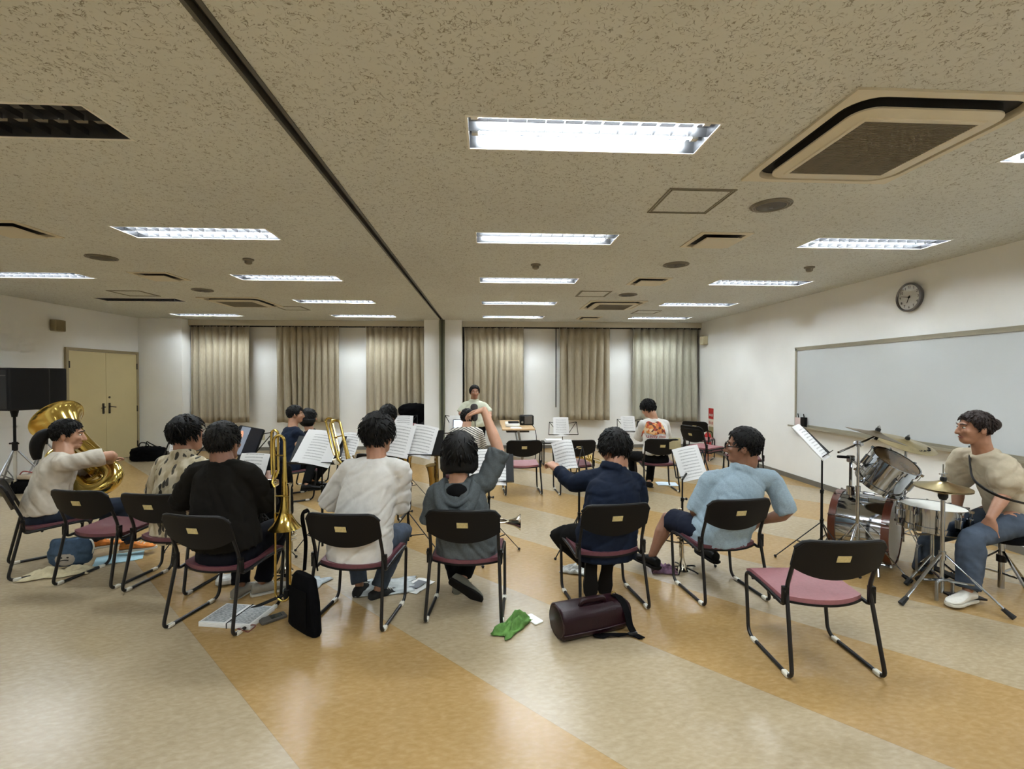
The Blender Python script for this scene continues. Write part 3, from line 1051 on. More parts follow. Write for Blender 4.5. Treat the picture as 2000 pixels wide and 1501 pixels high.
def shoe(ankle, d, up, m, sole_m, parent, origin, s=1.0, laces=None):
    ankle, d, up = V(ankle), V(d).normalized(), V(up)
    up = (up - d * up.dot(d)).normalized()
    lat = d.cross(up)
    base = ankle - up * 0.085 * s
    rs, so = [], []
    for t, w, h, z in ((-0.066, 0.020, 0.05, 0.02), (-0.058, 0.031, 0.078, 0.018), (-0.02, 0.036, 0.088, 0.018), (0.03, 0.036, 0.086, 0.018), (0.075, 0.040, 0.066, 0.018), (0.12, 0.046, 0.052, 0.018), (0.16, 0.043, 0.044, 0.018), (0.185, 0.032, 0.036, 0.02), (0.195, 0.018, 0.03, 0.022)):
        c = base + d * t * s + up * (z + h) / 2 * s
        rs.append(sup(c, lat * w * s, up * (h - z) / 2 * s, 12, 2.8))
    for t, w in ((-0.072, 0.02), (-0.064, 0.034), (-0.02, 0.039), (0.03, 0.038), (0.075, 0.043), (0.12, 0.05), (0.165, 0.046), (0.19, 0.034), (0.202, 0.016)):
        c = base + d * t * s + up * 0.011 * s
        so.append(sup(c, lat * w * s, up * 0.011 * s, 10, 5))
    o = _shift(MB().rings(rs), origin).build('shoe', m, parent)
    _shift(MB().rings(so), origin).build('sole', sole_m, o)
    if laces:
        lb = MB()
        for k in range(4):
            c = base + d * (0.045 + 0.022 * k) * s + up * (0.083 - 0.010 * k) * s
            lb.tube([c - lat * 0.02 * s, c + up * 0.004 * s, c + lat * 0.02 * s], 0.003 * s, 6)
        _shift(lb, origin).build('laces', laces, o)
    return o

M_SKIN = [mat('skin_%d' % i, c, 0.5, var=0.06, scale=25, bump=0.05, bscale=300) for i, c in enumerate(((192, 146, 119), (168, 121, 95), (138, 97, 75)))]
M_HAIR = mat('black_hair', (10, 9, 9), 0.55, spec=0.25, var=0.4, scale=14, bump=0.5, bscale=40, aniso=(14, 14, 2))
M_HAIRB = mat('brown_hair', (36, 24, 20), 0.5, spec=0.3, var=0.4, scale=14, bump=0.5, bscale=40, aniso=(14, 14, 2))
M_HAIRG = mat('greying_hair', (22, 21, 21), 0.55, spec=0.25, var=0.5, scale=18, bump=0.5, bscale=40, aniso=(14, 14, 2))
M_EYE = mat('eye_white', (225, 222, 215), 0.3)
M_IRIS = mat('iris_dark', (28, 18, 14), 0.2)
M_LIPS = mat('lips', (158, 88, 80), 0.45)

def person(label, pel, neck, head, yaw, arms, legs, shirt, trousers, pitch=0, roll=0, skin=0, hair='short', hair_m=None, sc=1.0, hs=1.0, sleeve='short', back=0.02, twist=None, hip_yaw=0, near=True, top_ext=0.10, belly=0.0, sh_w=0.165, shoes=None, socks=None, leg_wear='long', extra=None, face=True, wrinkle=0.0085, seed=0.0, pant_r=1.0, collar=False, hand_curl=(35, 35), hand_s=1.0, hands=(None, None), seated=True, drop=0.03, sr=1.0):
    """all joints in world metres; arms, legs: ((elbow, wrist), (elbow, wrist)) left then right"""
    pel, neck, head = V(pel), V(neck), V(head)
    org = V((pel.x, pel.y, 0))
    root = thing('person', org, label, 'person')
    tw = hip_yaw if twist is None else twist
    hl = V((math.cos(R(hip_yaw)), -math.sin(R(hip_yaw)), 0))
    sl = V((math.cos(R(tw)), -math.sin(R(tw)), 0))
    upv = (neck - pel).normalized()
    fw = upv.cross(sl).normalized()
    shs = [neck - upv * (0.055 * sc) + sl * (s * sh_w * sc) - fw * 0.005 - V((0, 0, drop)) for s in (-1, 1)]
    if isinstance(arms[0][0], tuple) and len(arms[0]) > 2 and arms[0][2] is not None:
        shs[0] = V(arms[0][2])
    if len(arms[1]) > 2 and arms[1][2] is not None:
        shs[1] = V(arms[1][2])
    vox = 0.0078 if near else 0.012
    # ---- body
    mb = MB()
    A = [x * sc for x in (0.13, 0.155, 0.155, 0.14, 0.14, 0.15, 0.14, 0.085, 0.052)]
    B = [x * sc for x in (0.09, 0.10, 0.10, 0.095 + belly * 0.6, 0.095 + belly * 0.4, 0.10, 0.085, 0.065, 0.052)]
    mb.rings([sup(c, u, v) for c, u, v in torso_rings(pel, neck, hl, sl, A, B, back, 0.06)])
    HM = head_frame(head, yaw, pitch, roll)
    head_geo(mb, HM, hs)
    hb = HM @ (V((0, -0.03, -0.05)) * hs)
    limb(mb, [neck - upv * 0.03, neck.lerp(hb, 0.5), hb], [0.066 * sc, 0.060 * sc, 0.058 * sc], 12)
    for i, s in enumerate((-1, 1)):
        el, wr = V(arms[i][0]), V(arms[i][1])
        p, r = seg(shs[i], el, ((0, 0.052), (0.25, 0.052), (0.6, 0.045), (1, 0.039)))
        p2, r2 = seg(el, wr, ((0.15, 0.041), (0.35, 0.041), (0.7, 0.033), (1, 0.026)))
        limb(mb, p + p2, [x * sc for x in r + r2], 12)
        limb(mb, [neck - upv * 0.05, shs[i]], [0.05 * sc, 0.048 * sc], 10)
        hd, hn = hands[i] if hands[i] else ((wr - el).normalized(), (V((0, 0, 1)) - fw * 0.3))
        hand(mb, wr, hd, hn, 1 if i == 0 else -1, hand_curl[i], hand_s * sc)
    if leg_wear != 'none':
        for i, s in enumerate((-1, 1)):
            hp = pel + hl * (s * 0.09 * sc)
            kn, an = V(legs[i][0]), V(legs[i][1])
            p, r = seg(hp, kn, ((0, 0.08), (0.4, 0.073), (0.8, 0.055), (1, 0.052)))
            p2, r2 = seg(kn, an, ((0.2, 0.05), (0.38, 0.053), (0.7, 0.038), (0.95, 0.03), (1.0, 0.03)))
            limb(mb, p + p2, [x * sc for x in r + r2], 12)
    remesh(mb, vox, 'body', M_SKIN[skin], root, 2, origin=org)
    # ---- face
    if face:
        for s in (-1, 1):
            e = MB().ell((s * 0.031, 0.0815, 0.006), (0.0125, 0.008, 0.0065), n=10, m=6)
            e.v = [HM @ (p * hs) for p in e.v]
            eo = _shift(e, org).build('eye', M_EYE, root)
            e = MB().ell((s * 0.031, 0.0872, 0.006), (0.006, 0.004, 0.006), n=10, m=6)
            e.v = [HM @ (p * hs) for p in e.v]
            _shift(e, org).build('iris', M_IRIS, eo)
            e = MB().tube([HM @ (V(p) * hs) for p in ((s * 0.014, 0.0965, 0.029), (s * 0.034, 0.092, 0.034), (s * 0.052, 0.076, 0.027))], [0.003, 0.0042, 0.0025], 6)
            _shift(e, org).build('eyebrow', hair_m or M_HAIR, root)
        e = MB().tube([HM @ (V(p) * hs) for p in ((-0.023, 0.080, -0.065), (-0.01, 0.0905, -0.062), (0, 0.0915, -0.063), (0.01, 0.0905, -0.062), (0.023, 0.080, -0.065))], [0.002, 0.0055, 0.0058, 0.0055, 0.002], 6)
        _shift(e, org).build('lips', M_LIPS, root)
    hair_mesh(HM, hair, hs, hair_m or M_HAIR, root, org, seed)
    # ---- shirt
    if shirt is not None:
        g = 0.016
        A = [x * sc + g for x in (0.185, 0.19, 0.185, 0.17, 0.165, 0.165, 0.148, 0.095, 0.062)]
        B = [x * sc + g for x in (0.135, 0.14, 0.135 + belly, 0.125 + belly, 0.12 + belly * 0.6, 0.115, 0.095, 0.075, 0.062)]
        mb = MB()
        mb.rings([sup(c, u, v) for c, u, v in torso_rings(pel, neck - upv * 0.012, hl, sl, A, B, back, top_ext)])
        for i, s in enumerate((-1, 1)):
            el, wr = V(arms[i][0]), V(arms[i][1])
            limb(mb, [neck - upv * 0.055, shs[i] + V((0, 0, -0.002))], [0.05 * sc + 0.018, 0.05 * sc + 0.02], 10)
            if sleeve == 'short':
                p, r = seg(shs[i], el, ((0, 0.064), (0.3, 0.068), (0.6, 0.070), (0.82, 0.072)))
                mb.tube(p, [x * sc + 0.004 for x in r], 14)
            elif sleeve == 'elbow':
                p, r = seg(shs[i], el, ((0, 0.064), (0.3, 0.068 * sr), (0.7, 0.072 * sr), (1.0, 0.072 * sr)))
                mb.tube(p, [x * sc + 0.004 for x in r], 14)
            elif sleeve == 'puff':
                p, r = seg(shs[i], el, ((0, 0.07), (0.2, 0.092), (0.5, 0.098), (0.75, 0.085), (0.9, 0.055)))
                limb(mb, p, [x * sc for x in r], 14)
            elif sleeve == 'long':
                p, r = seg(shs[i], el, ((0, 0.064), (0.3, 0.066), (0.7, 0.060), (1, 0.056)))
                p2, r2 = seg(el, wr, ((0.2, 0.054), (0.5, 0.05), (0.93, 0.04)))
                mb.tube(p + p2, [x * sc + 0.004 for x in r + r2], 14)
        if collar:
            ax = ((hb - neck).normalized() * 0.4 + upv * 0.6).normalized()
            q = ax.to_track_quat('Z', 'Y')
            for zz, rr in ((-0.005, 0.074), (0.016, 0.069)):
                mb.tube([neck + ax * zz * sc + q @ V((rr * sc * math.cos(2 * PI * k / 20), rr * sc * math.sin(2 * PI * k / 20), 0)) for k in range(20)], 0.016, 8, closed=True)
        if extra:
            extra(mb, neck, upv, sl, fw, pel)
        remesh(mb, 0.0105 if near else 0.016, 'shirt', shirt, root, 3, wrinkle, origin=org, seed=seed)
    # ---- trousers
    if trousers is not None:
        mb = MB()
        c0 = pel - V((0, 0, 0.03))
        fwh = V((0, 0, 1)).cross(hl)
        mb.rings([sup(c0 + V((0, 0, z)), hl * a * sc, fwh * b * sc) for z, a, b in ((-0.085, 0.13, 0.10), (-0.05, 0.172, 0.132), (0.0, 0.178, 0.135), (0.06, 0.165, 0.12), (0.12, 0.145, 0.10))])
        for i, s in enumerate((-1, 1)):
            hp = c0 + hl * (s * 0.095 * sc)
            kn, an = V(legs[i][0]), V(legs[i][1])
            if leg_wear == 'long':
                p, r = seg(hp, kn, ((0, 0.098), (0.4, 0.09), (0.8, 0.076), (1, 0.072)))
                p2, r2 = seg(kn, an, ((0.2, 0.068), (0.5, 0.063), (0.8, 0.057), (0.97, 0.057)))
                mb.tube(p + p2, [x * sc * (pant_r if k > 3 else 1) for k, x in enumerate(r + r2)], 14)
            elif leg_wear == 'shorts':
                p, r = seg(hp, kn, ((0, 0.1), (0.4, 0.096), (0.88, 0.088)))
                mb.tube(p, [x * sc for x in r], 14)
        remesh(mb, 0.0135 if near else 0.018, 'trousers' if leg_wear == 'long' else 'shorts', trousers, root, 3, 0.004, origin=org, seed=seed + 7)
    if socks:
        for i in (0, 1):
            kn, an = V(legs[i][0]), V(legs[i][1])
            sk = MB()
            p, r = seg(kn, an, ((0.6, 0.044), (0.8, 0.038), (1.0, 0.034), (1.06, 0.036)))
            sk.tube(p, [x * sc for x in r], 12)
            _shift(sk, org).build('sock', socks, root)
    if shoes:
        for i in (0, 1):
            an = V(legs[i][1])
            toe = V(legs[i][2]) if len(legs[i]) > 2 else fwd(hip_yaw)
            u = V(legs[i][3]) if len(legs[i]) > 3 else V((0, 0, 1))
            shoe(an, toe, u, shoes[0], shoes[1], root, org, sc * 0.98, shoes[2] if len(shoes) > 2 else None)
    return root, HM, org
def fwd(deg):
    return V((math.sin(R(deg)), math.cos(R(deg)), 0))
# ---------------------------------------------------------------- the people of the band
def cloth(name, rgb, **k):
    return mat(name, rgb, k.pop('rough', 0.85), var=k.pop('var', 0.05), scale=k.pop('scale', 25), bump=k.pop('bump', 0.25), bscale=k.pop('bscale', 160), sheen=0.0, spec=0.12, fold=k.pop('fold', 0.22), **k)
def leaf_mat():
    m = bpy.data.materials.new('leaf_print_cotton')
    t = NT(m)
    co = t.n('ShaderNodeTexCoord')
    mp = t.n('ShaderNodeMapping')
    mp.inputs['Rotation'].default_value = (0.3, 0.5, 0.2)
    mp.inputs['Scale'].default_value = (1.5, 1.0, 0.62)
    t.l(co.outputs['Object'], mp.inputs[0])
    n0 = t.n('ShaderNodeTexNoise', i_Scale=14.0, i_Detail=2.0)
    t.l(mp.outputs[0], n0.inputs['Vector'])
    vm = t.n('ShaderNodeMix', data_type='VECTOR')
    vm.inputs[0].default_value = 0.045
    t.l(mp.outputs[0], vm.inputs[4])
    t.l(n0.outputs['Color'], vm.inputs[5])
    v1 = t.n('ShaderNodeTexVoronoi', i_Scale=19.0)
    t.l(vm.outputs[1], v1.inputs['Vector'])
    leaf = t.math('LESS_THAN', v1.outputs['Distance'], 0.44)
    keep = t.math('GREATER_THAN', t.n('ShaderNodeSeparateColor').outputs[0], 0.42)
    sc = [n for n in t.t.nodes if n.bl_idname == 'ShaderNodeSeparateColor'][0]
    t.l(v1.outputs['Color'], sc.inputs[0])
    n1 = t.n('ShaderNodeTexNoise', i_Scale=40.0, i_Detail=3.0)
    t.l(mp.outputs[0], n1.inputs['Vector'])
    base = t.ramp(n0.outputs['Fac'], [(0.38, lin((170, 156, 126))), (0.5, lin((196, 184, 156))), (0.62, lin((206, 196, 172)))])
    dk = t.ramp(n1.outputs['Fac'], [(0.4, lin((46, 44, 40))), (0.65, lin((88, 82, 70)))])
    t.l(t.mix(t.math('MULTIPLY', leaf, keep), base, dk), t.b.inputs['Base Color'])
    t.b.inputs['Roughness'].default_value = 0.8
    return m
def stripe_mat():
    m = bpy.data.materials.new('striped_jersey')
    t = NT(m)
    co = t.n('ShaderNodeTexCoord')
    sep = t.n('ShaderNodeSeparateXYZ')
    t.l(co.outputs['Object'], sep.inputs[0])
    k = t.math('ADD', t.math('MULTIPLY', sep.outputs[2], 40.0), t.math('MULTIPLY', t.math('ABSOLUTE', sep.outputs[0]), 22.0))
    st = t.math('LESS_THAN', t.math('FRACT', k), 0.42)
    t.l(t.mix(st, lin((214, 208, 196)), lin((62, 58, 56))), t.b.inputs['Base Color'])
    t.b.inputs['Roughness'].default_value = 0.85
    return m
M_TW = cloth('white_cotton', (214, 211, 206))
M_TW2 = cloth('offwhite_cotton', (204, 196, 182))
M_TB = cloth('washed_black_cotton', (24, 22, 19))
M_NAVY = cloth('navy_trousers', (13, 14, 21))
M_BLKP = cloth('black_trousers', (11, 11, 12))
M_JEAN = cloth('blue_denim', (70, 79, 92), var=0.3, scale=10)
M_JEAND = cloth('dark_blue_denim', (42, 49, 62), var=0.25, scale=10)
M_DENIM = cloth('indigo_shirt', (23, 30, 45), var=0.22, scale=12)
M_HOOD = cloth('grey_marl', (80, 85, 87), var=0.14, scale=120)
M_POLO = cloth('light_blue_marl', (146, 164, 175), var=0.1, scale=110)
M_NSHORT = cloth('navy_shorts', (28, 32, 46))
M_BLOUSE = cloth('beige_blouse', (186, 174, 152))
M_NAVYT = cloth('navy_top', (28, 36, 52))
M_SH_BEIGE = cloth('grey_sneaker', (150, 144, 132), scale=60)
M_SOLE_W = mat('white_sole', (206, 202, 190), 0.6)
M_SOLE_D = mat('dark_sole', (24, 22, 21), 0.8, spec=0.15)
M_SH_ORG = cloth('orange_sneaker', (222, 138, 72), var=0.3, scale=20)
M_SH_BLK = cloth('black_shoe', (20, 20, 21), rough=0.5)
M_SH_GRN = cloth('grey_canvas', (120, 120, 108))
M_SH_DK = cloth('charcoal_suede', (44, 44, 44))
M_SH_WHT = cloth('white_leather_shoe', (218, 214, 204), rough=0.5)
M_SOCK = cloth('charcoal_sock', (58, 52, 54))
M_LEAF = leaf_mat()
M_STRIPE = stripe_mat()
LACE_W = mat('white_laces', (214, 210, 200), 0.8)

# tuba player
r_tuba, HM, og = person('seated woman with a ponytail and off-white T-shirt, playing the tuba',
    (-3.80, 4.24, 0.47), (-3.712,4.340,0.961), (-3.744,4.400,1.103), 62,
    (((-3.914,4.750,0.660), (-3.796,4.880,0.759)), ((-3.375,4.420,0.918), (-3.643,4.720,0.787))),
    (((-3.600,4.720,0.366), (-3.707,4.660,0.081), (0.8, 0.45, 0)), ((-3.287,4.450,0.459), (-3.256,4.440,0.129), (0.93, 0.3, 0))),
    M_TW2, M_JEAND, hair='tied', hip_yaw=46, twist=52, shoes=(M_SH_ORG, M_SOLE_W, LACE_W), socks=M_SOCK, sc=1.06, hs=1.12, sleeve='short', sr=1.05, skin=0, pitch=4, seed=1.0, top_ext=0.0, pant_r=0.9, sh_w=0.16)
tail = spline([HM @ (V(p) * 1.08) for p in ((0, -0.10, 0.02), (0, -0.145, 0.0), (0.0, -0.175, -0.06), (0.0, -0.18, -0.13), (0.0, -0.17, -0.2))], 5)
n = len(tail)
_shift(MB().tube(tail, [0.018 + 0.034 * math.sin(PI * min(1, 0.12 + 0.83 * i / (n - 1))) ** 0.8 for i in range(n)], 12), og).build('ponytail', M_HAIR, r_tuba, smooth='all')
_shift(MB().tube([HM @ (V((0.022 * math.cos(a), -0.115, 0.015 + 0.022 * math.sin(a))) * 1.08) for a in [2 * PI * k / 12 for k in range(12)]], 0.007, 6, closed=True), og).build('hair_tie', mat('hair_tie', (150, 130, 60), 0.6), r_tuba)

# leaf-print shirt
person('seated man in a beige shirt printed with dark leaves, head turned right',
    (-2.44, 3.86, 0.47), (-2.466,3.950,0.995), (-2.463,4.000,1.143), 38,
    (((-2.737,4.020,0.664), (-2.802,4.300,0.583)), ((-2.364,4.150,0.747), (-2.599,4.350,0.591))),
    (((-2.48, 4.3, 0.44), (-2.45, 4.32, 0.085), (0.1, 1, 0)), ((-2.24, 4.3, 0.44), (-2.2, 4.36, 0.085), (0.2, 1, 0))),
    M_LEAF, M_BLKP, hair='short', hip_yaw=9, twist=14, shoes=(M_SH_BLK, M_SOLE_D), sc=1.03, hs=1.18, sleeve='elbow', skin=1, seed=2.0, collar=True, top_ext=0.14, wrinkle=0.007)

# black T-shirt
person('seated balding man in a washed black T-shirt and dark trousers, seen from behind',
    (-1.76, 3.27, 0.47), (-1.822,3.350,1.043), (-1.848,3.400,1.154), 6,
    (((-2.152,3.420,0.720), (-2.173,3.680,0.650)), ((-1.576,3.450,0.693), (-1.644,3.660,0.832))),
    (((-1.916,3.750,0.424), (-1.832,3.580,0.073), (0.25, 1, 0)), ((-1.586,3.660,0.487), (-1.686,3.600,0.084), (0.9, 0.55, 0))),
    M_TB, M_NAVY, hair='crop', hair_m=M_HAIRG, hip_yaw=15, twist=10, shoes=(M_SH_BEIGE, M_SOLE_W, LACE_W), sc=1.12, hs=1.18, sleeve='elbow', skin=2, seed=3.0, belly=0.02, sh_w=0.18, top_ext=-0.02)

# white T-shirt
person('seated man in a plain white T-shirt and blue jeans, seen from behind',
    (-0.876, 3.27, 0.47), (-0.771,3.340,1.061), (-0.777,3.400,1.201), 14,
    (((-1.141,3.440,0.700), (-1.125,3.700,0.770)), ((-0.638,3.400,0.678), (-0.725,3.660,0.715))),
    (((-1.046,3.720,0.403), (-0.958,3.560,0.062), (0.12, 1, 0)), ((-0.663,3.700,0.423), (-0.808,3.500,0.054), (0.75, 0.65, 0))),
    M_TW, M_JEAN, hair='short', hip_yaw=10, twist=10, shoes=(M_SH_DK, M_SOLE_W, LACE_W), sc=1.08, hs=1.2, sleeve='elbow', skin=1, seed=4.0, sh_w=0.175, belly=0.015)

# grey hoodie, arm raised
def hood(mb, neck, upv, sl, fw, pel):
    for k, (w, dz, dy, r) in enumerate(((0.10, 0.15, 0.125, 0.030), (0.115, 0.20, 0.15, 0.030), (0.12, 0.26, 0.15, 0.026))):
        pts = spline([neck + fw * 0.06 - sl * w * 0.8 - upv * 0.03, neck - sl * w * 1.2 - fw * 0.02 - upv * (0.03 + 0.02 * k), neck - sl * w * 0.95 - fw * dy - upv * dz * 0.55, neck - fw * (dy + 0.01) - upv * dz, neck + sl * w * 0.95 - fw * dy - upv * dz * 0.55, neck + sl * w * 1.2 - fw * 0.02 - upv * (0.03 + 0.02 * k), neck + fw * 0.06 + sl * w * 0.8 - upv * 0.03], 5)
        mb.tube(pts, r, 10)
r_hood, HM, og = person('seated woman with a black bob and grey hooded top, right arm raised',
    (-0.14, 3.30, 0.47), (-0.210,3.340,0.885), (-0.202,3.380,1.068), -2,
    (((-0.410,3.380,0.585), (-0.316,3.640,0.516)), ((0.085,3.420,1.081), (-0.027,3.520,1.373), (-0.008,3.360,0.871))),
    (((-0.323,3.720,0.350), (-0.229,3.560,0.072), (0.0, 1, 0.1)), ((-0.090,3.720,0.346), (-0.180,3.500,0.124), (0.86, -0.3, -0.42), (0.15, 0.85, 0.5))),
    M_HOOD, M_BLKP, hair='bob', hip_yaw=5, twist=4, shoes=(M_SH_GRN, M_SOLE_D, LACE_W), sc=1.06, hs=1.14, sleeve='elbow', skin=0, seed=5.0, hands=(None, ((-0.93, 0.1, -0.25), (0.1, 0.2, 1))), hand_curl=(35, 28), sh_w=0.15, top_ext=0.09)
hn = V((-0.210,3.330,0.880))
hm = MB()
for pts, rr in (((( -0.085, 0.05, 0.0), (-0.11, -0.03, -0.01), (-0.085, -0.115, -0.085), (0, -0.15, -0.125)), 0.024), (((-0.12, 0.03, -0.03), (-0.135, -0.06, -0.05), (-0.10, -0.14, -0.15), (0, -0.17, -0.205)), 0.032), (((-0.13, -0.02, -0.06), (-0.13, -0.09, -0.12), (-0.085, -0.145, -0.225), (0, -0.165, -0.275)), 0.026)):
    full = [V(p) for p in pts] + [V((-p[0], p[1], p[2] + 0.01)) for p in reversed(pts[:-1])]
    hm.tube([hn + p for p in spline(full, 6)], rr, 10)
remesh(hm, 0.010, 'hood', M_HOOD, r_hood, 2, 0.003, origin=og)
b = hn + V((0, -0.085, -0.055)) - og
g = MB().ell((0, 0, 0), (0.08, 0.05, 0.06), n=14, m=8)
g.v = [p + b for p in g.v]
g.build('black_undershirt', M_BLKP, r_hood, smooth='all')

# denim shirt
person('crouching seated man in a dark indigo denim shirt, reaching left for his sheet music',
    (0.87, 3.42, 0.47), (0.948,3.500,0.930), (0.975,3.570,1.059), -32,
    (((0.659,3.620,0.791), (0.563,3.780,0.872), (0.780,3.550,0.836)), ((1.154,3.500,0.633), (1.055,3.780,0.515), (1.107,3.480,0.832))),
    (((0.574,3.740,0.348), (0.754,3.460,0.235), (0.0, 0.12, -1), (0.0, 1, 0.1)), ((1.098,3.780,0.347), (0.903,3.500,0.225), (-0.06, 0.2, -1), (0.25, 1, 0.1))),
    M_DENIM, M_BLKP, hair='full', hip_yaw=-12, twist=-14, shoes=(M_SH_BLK, M_SOLE_D), sc=1.15, hs=1.12, sleeve='long', skin=1, seed=6.0, collar=True, pitch=14, top_ext=0.17, back=0.05, hand_curl=(48, 35), sh_w=0.185, wrinkle=0.007)

# light blue polo shirt with glasses
r_polo, HM, og = person('seated man in a light blue polo shirt and navy shorts, glasses on, looking left',
    (1.76, 3.47, 0.47), (1.968,3.520,0.912), (1.967,3.520,1.082), -58,
    (((1.609,3.560,0.570), (1.795,3.780,0.428), (1.717,3.550,0.818)), ((2.242,3.400,0.598), (2.105,3.500,0.516), (2.159,3.460,0.840))),
    (((1.508,3.860,0.434), (1.357,3.800,0.149), (-0.35, 0.9, 0)), ((2.051,3.920,0.346), (1.858,3.800,0.190), (-0.1, 1, 0))),
    M_POLO, M_NSHORT, hair='crop', hip_yaw=-14, twist=-10, leg_wear='shorts', shoes=(M_SH_BLK, M_SOLE_D), sc=1.12, hs=1.18, sleeve='elbow', skin=2, seed=7.0, collar=True, belly=0.03, sh_w=0.175, wrinkle=0.007, sr=0.9)
gl = MB()
for s in (-1, 1):
    gl.tube([HM @ (V((s * 0.033 + 0.026 * math.cos(a), 0.106, 0.004 + 0.018 * math.sin(a))) * 1.18) for a in [2 * PI * k / 14 for k in range(14)]], 0.0032, 6, closed=True)
    gl.tube([HM @ (V(p) * 1.18) for p in ((s * 0.059, 0.104, 0.008), (s * 0.08, 0.09, 0.008), (s * 0.084, 0.0, 0.004), (s * 0.082, -0.02, -0.01))], 0.0034, 6)
gl.tube([HM @ (V(p) * 1.18) for p in ((-0.008, 0.107, 0.008), (0.008, 0.107, 0.008))], 0.003, 6)
_shift(gl, og).build('glasses', M_BLACK, r_polo)

# drummer
r_drum, HM, og = person('woman in a beige puff-sleeve blouse and blue jeans sitting behind the drum kit',
    (4.083,3.420,0.573), (3.840,3.460,1.045), (3.779,3.460,1.220), -72,
    (((3.821,3.280,0.750), (3.644,3.220,0.592), (3.864,3.320,0.970)), ((3.926,3.720,0.683), (3.847,3.660,0.508), (3.894,3.660,0.971))),
    (((3.505,3.220,0.452), (3.414,3.160,0.101), (-0.95, -0.25, 0)), ((3.726,3.740,0.293), (3.612,3.720,-0.011), (-1, 0.1, 0))),
    M_BLOUSE, M_JEAN, hair='tied', hair_m=M_HAIRB, hip_yaw=-75, twist=-62, shoes=(M_SH_WHT, M_SOLE_W), sc=1.03, hs=1.08, sleeve='puff', skin=1, seed=8.0, hands=(((-0.15, -0.2, -0.9), (-0.7, -0.4, 0.3)), None), hand_curl=(14, 20), pant_r=1.25, sh_w=0.15, wrinkle=0.009, top_ext=0.05)
_shift(MB().ell(HM @ (V((0, -0.105, 0.03)) * 1.08), (0.05, 0.05, 0.05), n=14, m=8), og).build('hair_bun', M_HAIRB, r_drum, smooth='all')
_shift(MB().tube(spline([(3.908,3.620,1.053), (3.702,3.420,0.934), (3.548,3.240,0.857), (3.589,3.120,0.782), (3.820,3.120,0.717)], 6), 0.007, 6, flat=1.8), og).build('bag_strap', M_BLACK, r_drum)

# printed white T-shirt, at the back right
r_tee, HM, og = person('seated player in a white T-shirt with a red print on the back, reading a phone',
    (2.45, 6.70, 0.47), (2.428,6.760,1.026), (2.358,6.800,1.159), -34,
    (((2.254,6.920,0.707), (2.321,7.080,0.827)), ((2.682,6.920,0.689), (2.449,7.150,0.724))),
    (((2.169,7.020,0.446), (2.259,7.100,0.023), (-0.3, 1, 0)), ((2.554,7.150,0.485), (2.395,6.850,0.076), (-0.2, 1, 0))),
    M_TW, M_BLKP, hair='full', hip_yaw=-12, twist=-6, shoes=(M_SH_BLK, M_SOLE_D), sc=1.02, hs=1.0, sleeve='elbow', skin=0, seed=9.0, near=False, pitch=24, hand_curl=(50, 40), top_ext=-0.05)

# conductor
r_con, HM, og = person('standing conductor in a pale open shirt over a dark top, facing the band',
    (-0.21, 8.3, 0.86), (-0.234,8.300,1.214), (-0.224,8.270,1.359), 170,
    (((0.04, 8.26, 1.0), (0.04, 8.03, 0.98)), ((-0.47, 8.26, 1.0), (-0.44, 8.03, 0.98))),
    (((-0.12, 8.28, 0.47), (-0.11, 8.3, 0.085), (0.1, -1, 0)), ((-0.30, 8.28, 0.47), (-0.31, 8.3, 0.085), (-0.1, -1, 0))),
    cloth('pale_mint_shirt', (206, 208, 188)), M_BLKP, hair='crop', hair_m=M_HAIRG, hip_yaw=180, skin=1, near=False, shoes=(M_SH_BLK, M_SOLE_D), seed=10.0, sc=0.98, hs=1.0, sleeve='elbow', collar=True)
g = MB().rbox(V((-0.230,8.165,1.017)) - og, (0.125, 0.30, 0.06), 0.05, Matrix.Rotation(R(90), 3, 'X'))
g.build('dark_undershirt', cloth('dark_grey_tee', (70, 66, 66)), r_con, smooth='all')

# striped jersey
r_str, HM, og = person('seated player in a black and white striped jersey with tied-up hair, back turned',
    (-0.29, 5.95, 0.47), (-0.267,6.000,0.998), (-0.263,6.060,1.098), -10,
    (((-0.456,6.100,0.725), (-0.404,6.320,0.740)), ((-0.080,6.100,0.722), (-0.151,6.320,0.759))),
    (((-0.38, 6.4, 0.44), (-0.38, 6.4, 0.085), (0, 1, 0)), ((-0.18, 6.4, 0.44), (-0.16, 6.4, 0.085), (0, 1, 0))),
    M_STRIPE, M_BLKP, hair='tied', hip_yaw=0, skin=0, near=False, shoes=(M_SH_BLK, M_SOLE_D), seed=11.0, sc=0.96, hs=0.96, sleeve='elbow')
_shift(MB().ell(HM @ V((0.02, -0.1, 0.08)), (0.045, 0.045, 0.04), n=12, m=8), og).build('hair_bun', M_HAIR, r_str, smooth='all')

# woman in navy, seen in profile
person('seated woman in a navy top and black trousers, seen in profile facing right',
    (-2.62, 6.45, 0.47), (-2.625,6.500,0.960), (-2.598,6.520,1.118), 70,
    (((-2.461,6.300,0.711), (-2.368,6.420,0.548)), ((-2.474,6.600,0.695), (-2.392,6.600,0.539))),
    (((-2.34, 6.4, 0.45), (-2.359,6.250,0.229), (0.8, 0.2, 0)), ((-2.22, 6.62, 0.45), (-2.358,6.500,0.222), (1, 0.2, 0))),
    M_NAVYT, M_BLKP, hair='tied', hip_yaw=62, twist=48, skin=0, near=False, shoes=(M_SH_BLK, M_SOLE_D), seed=12.0, sc=1.0, hs=1.0)
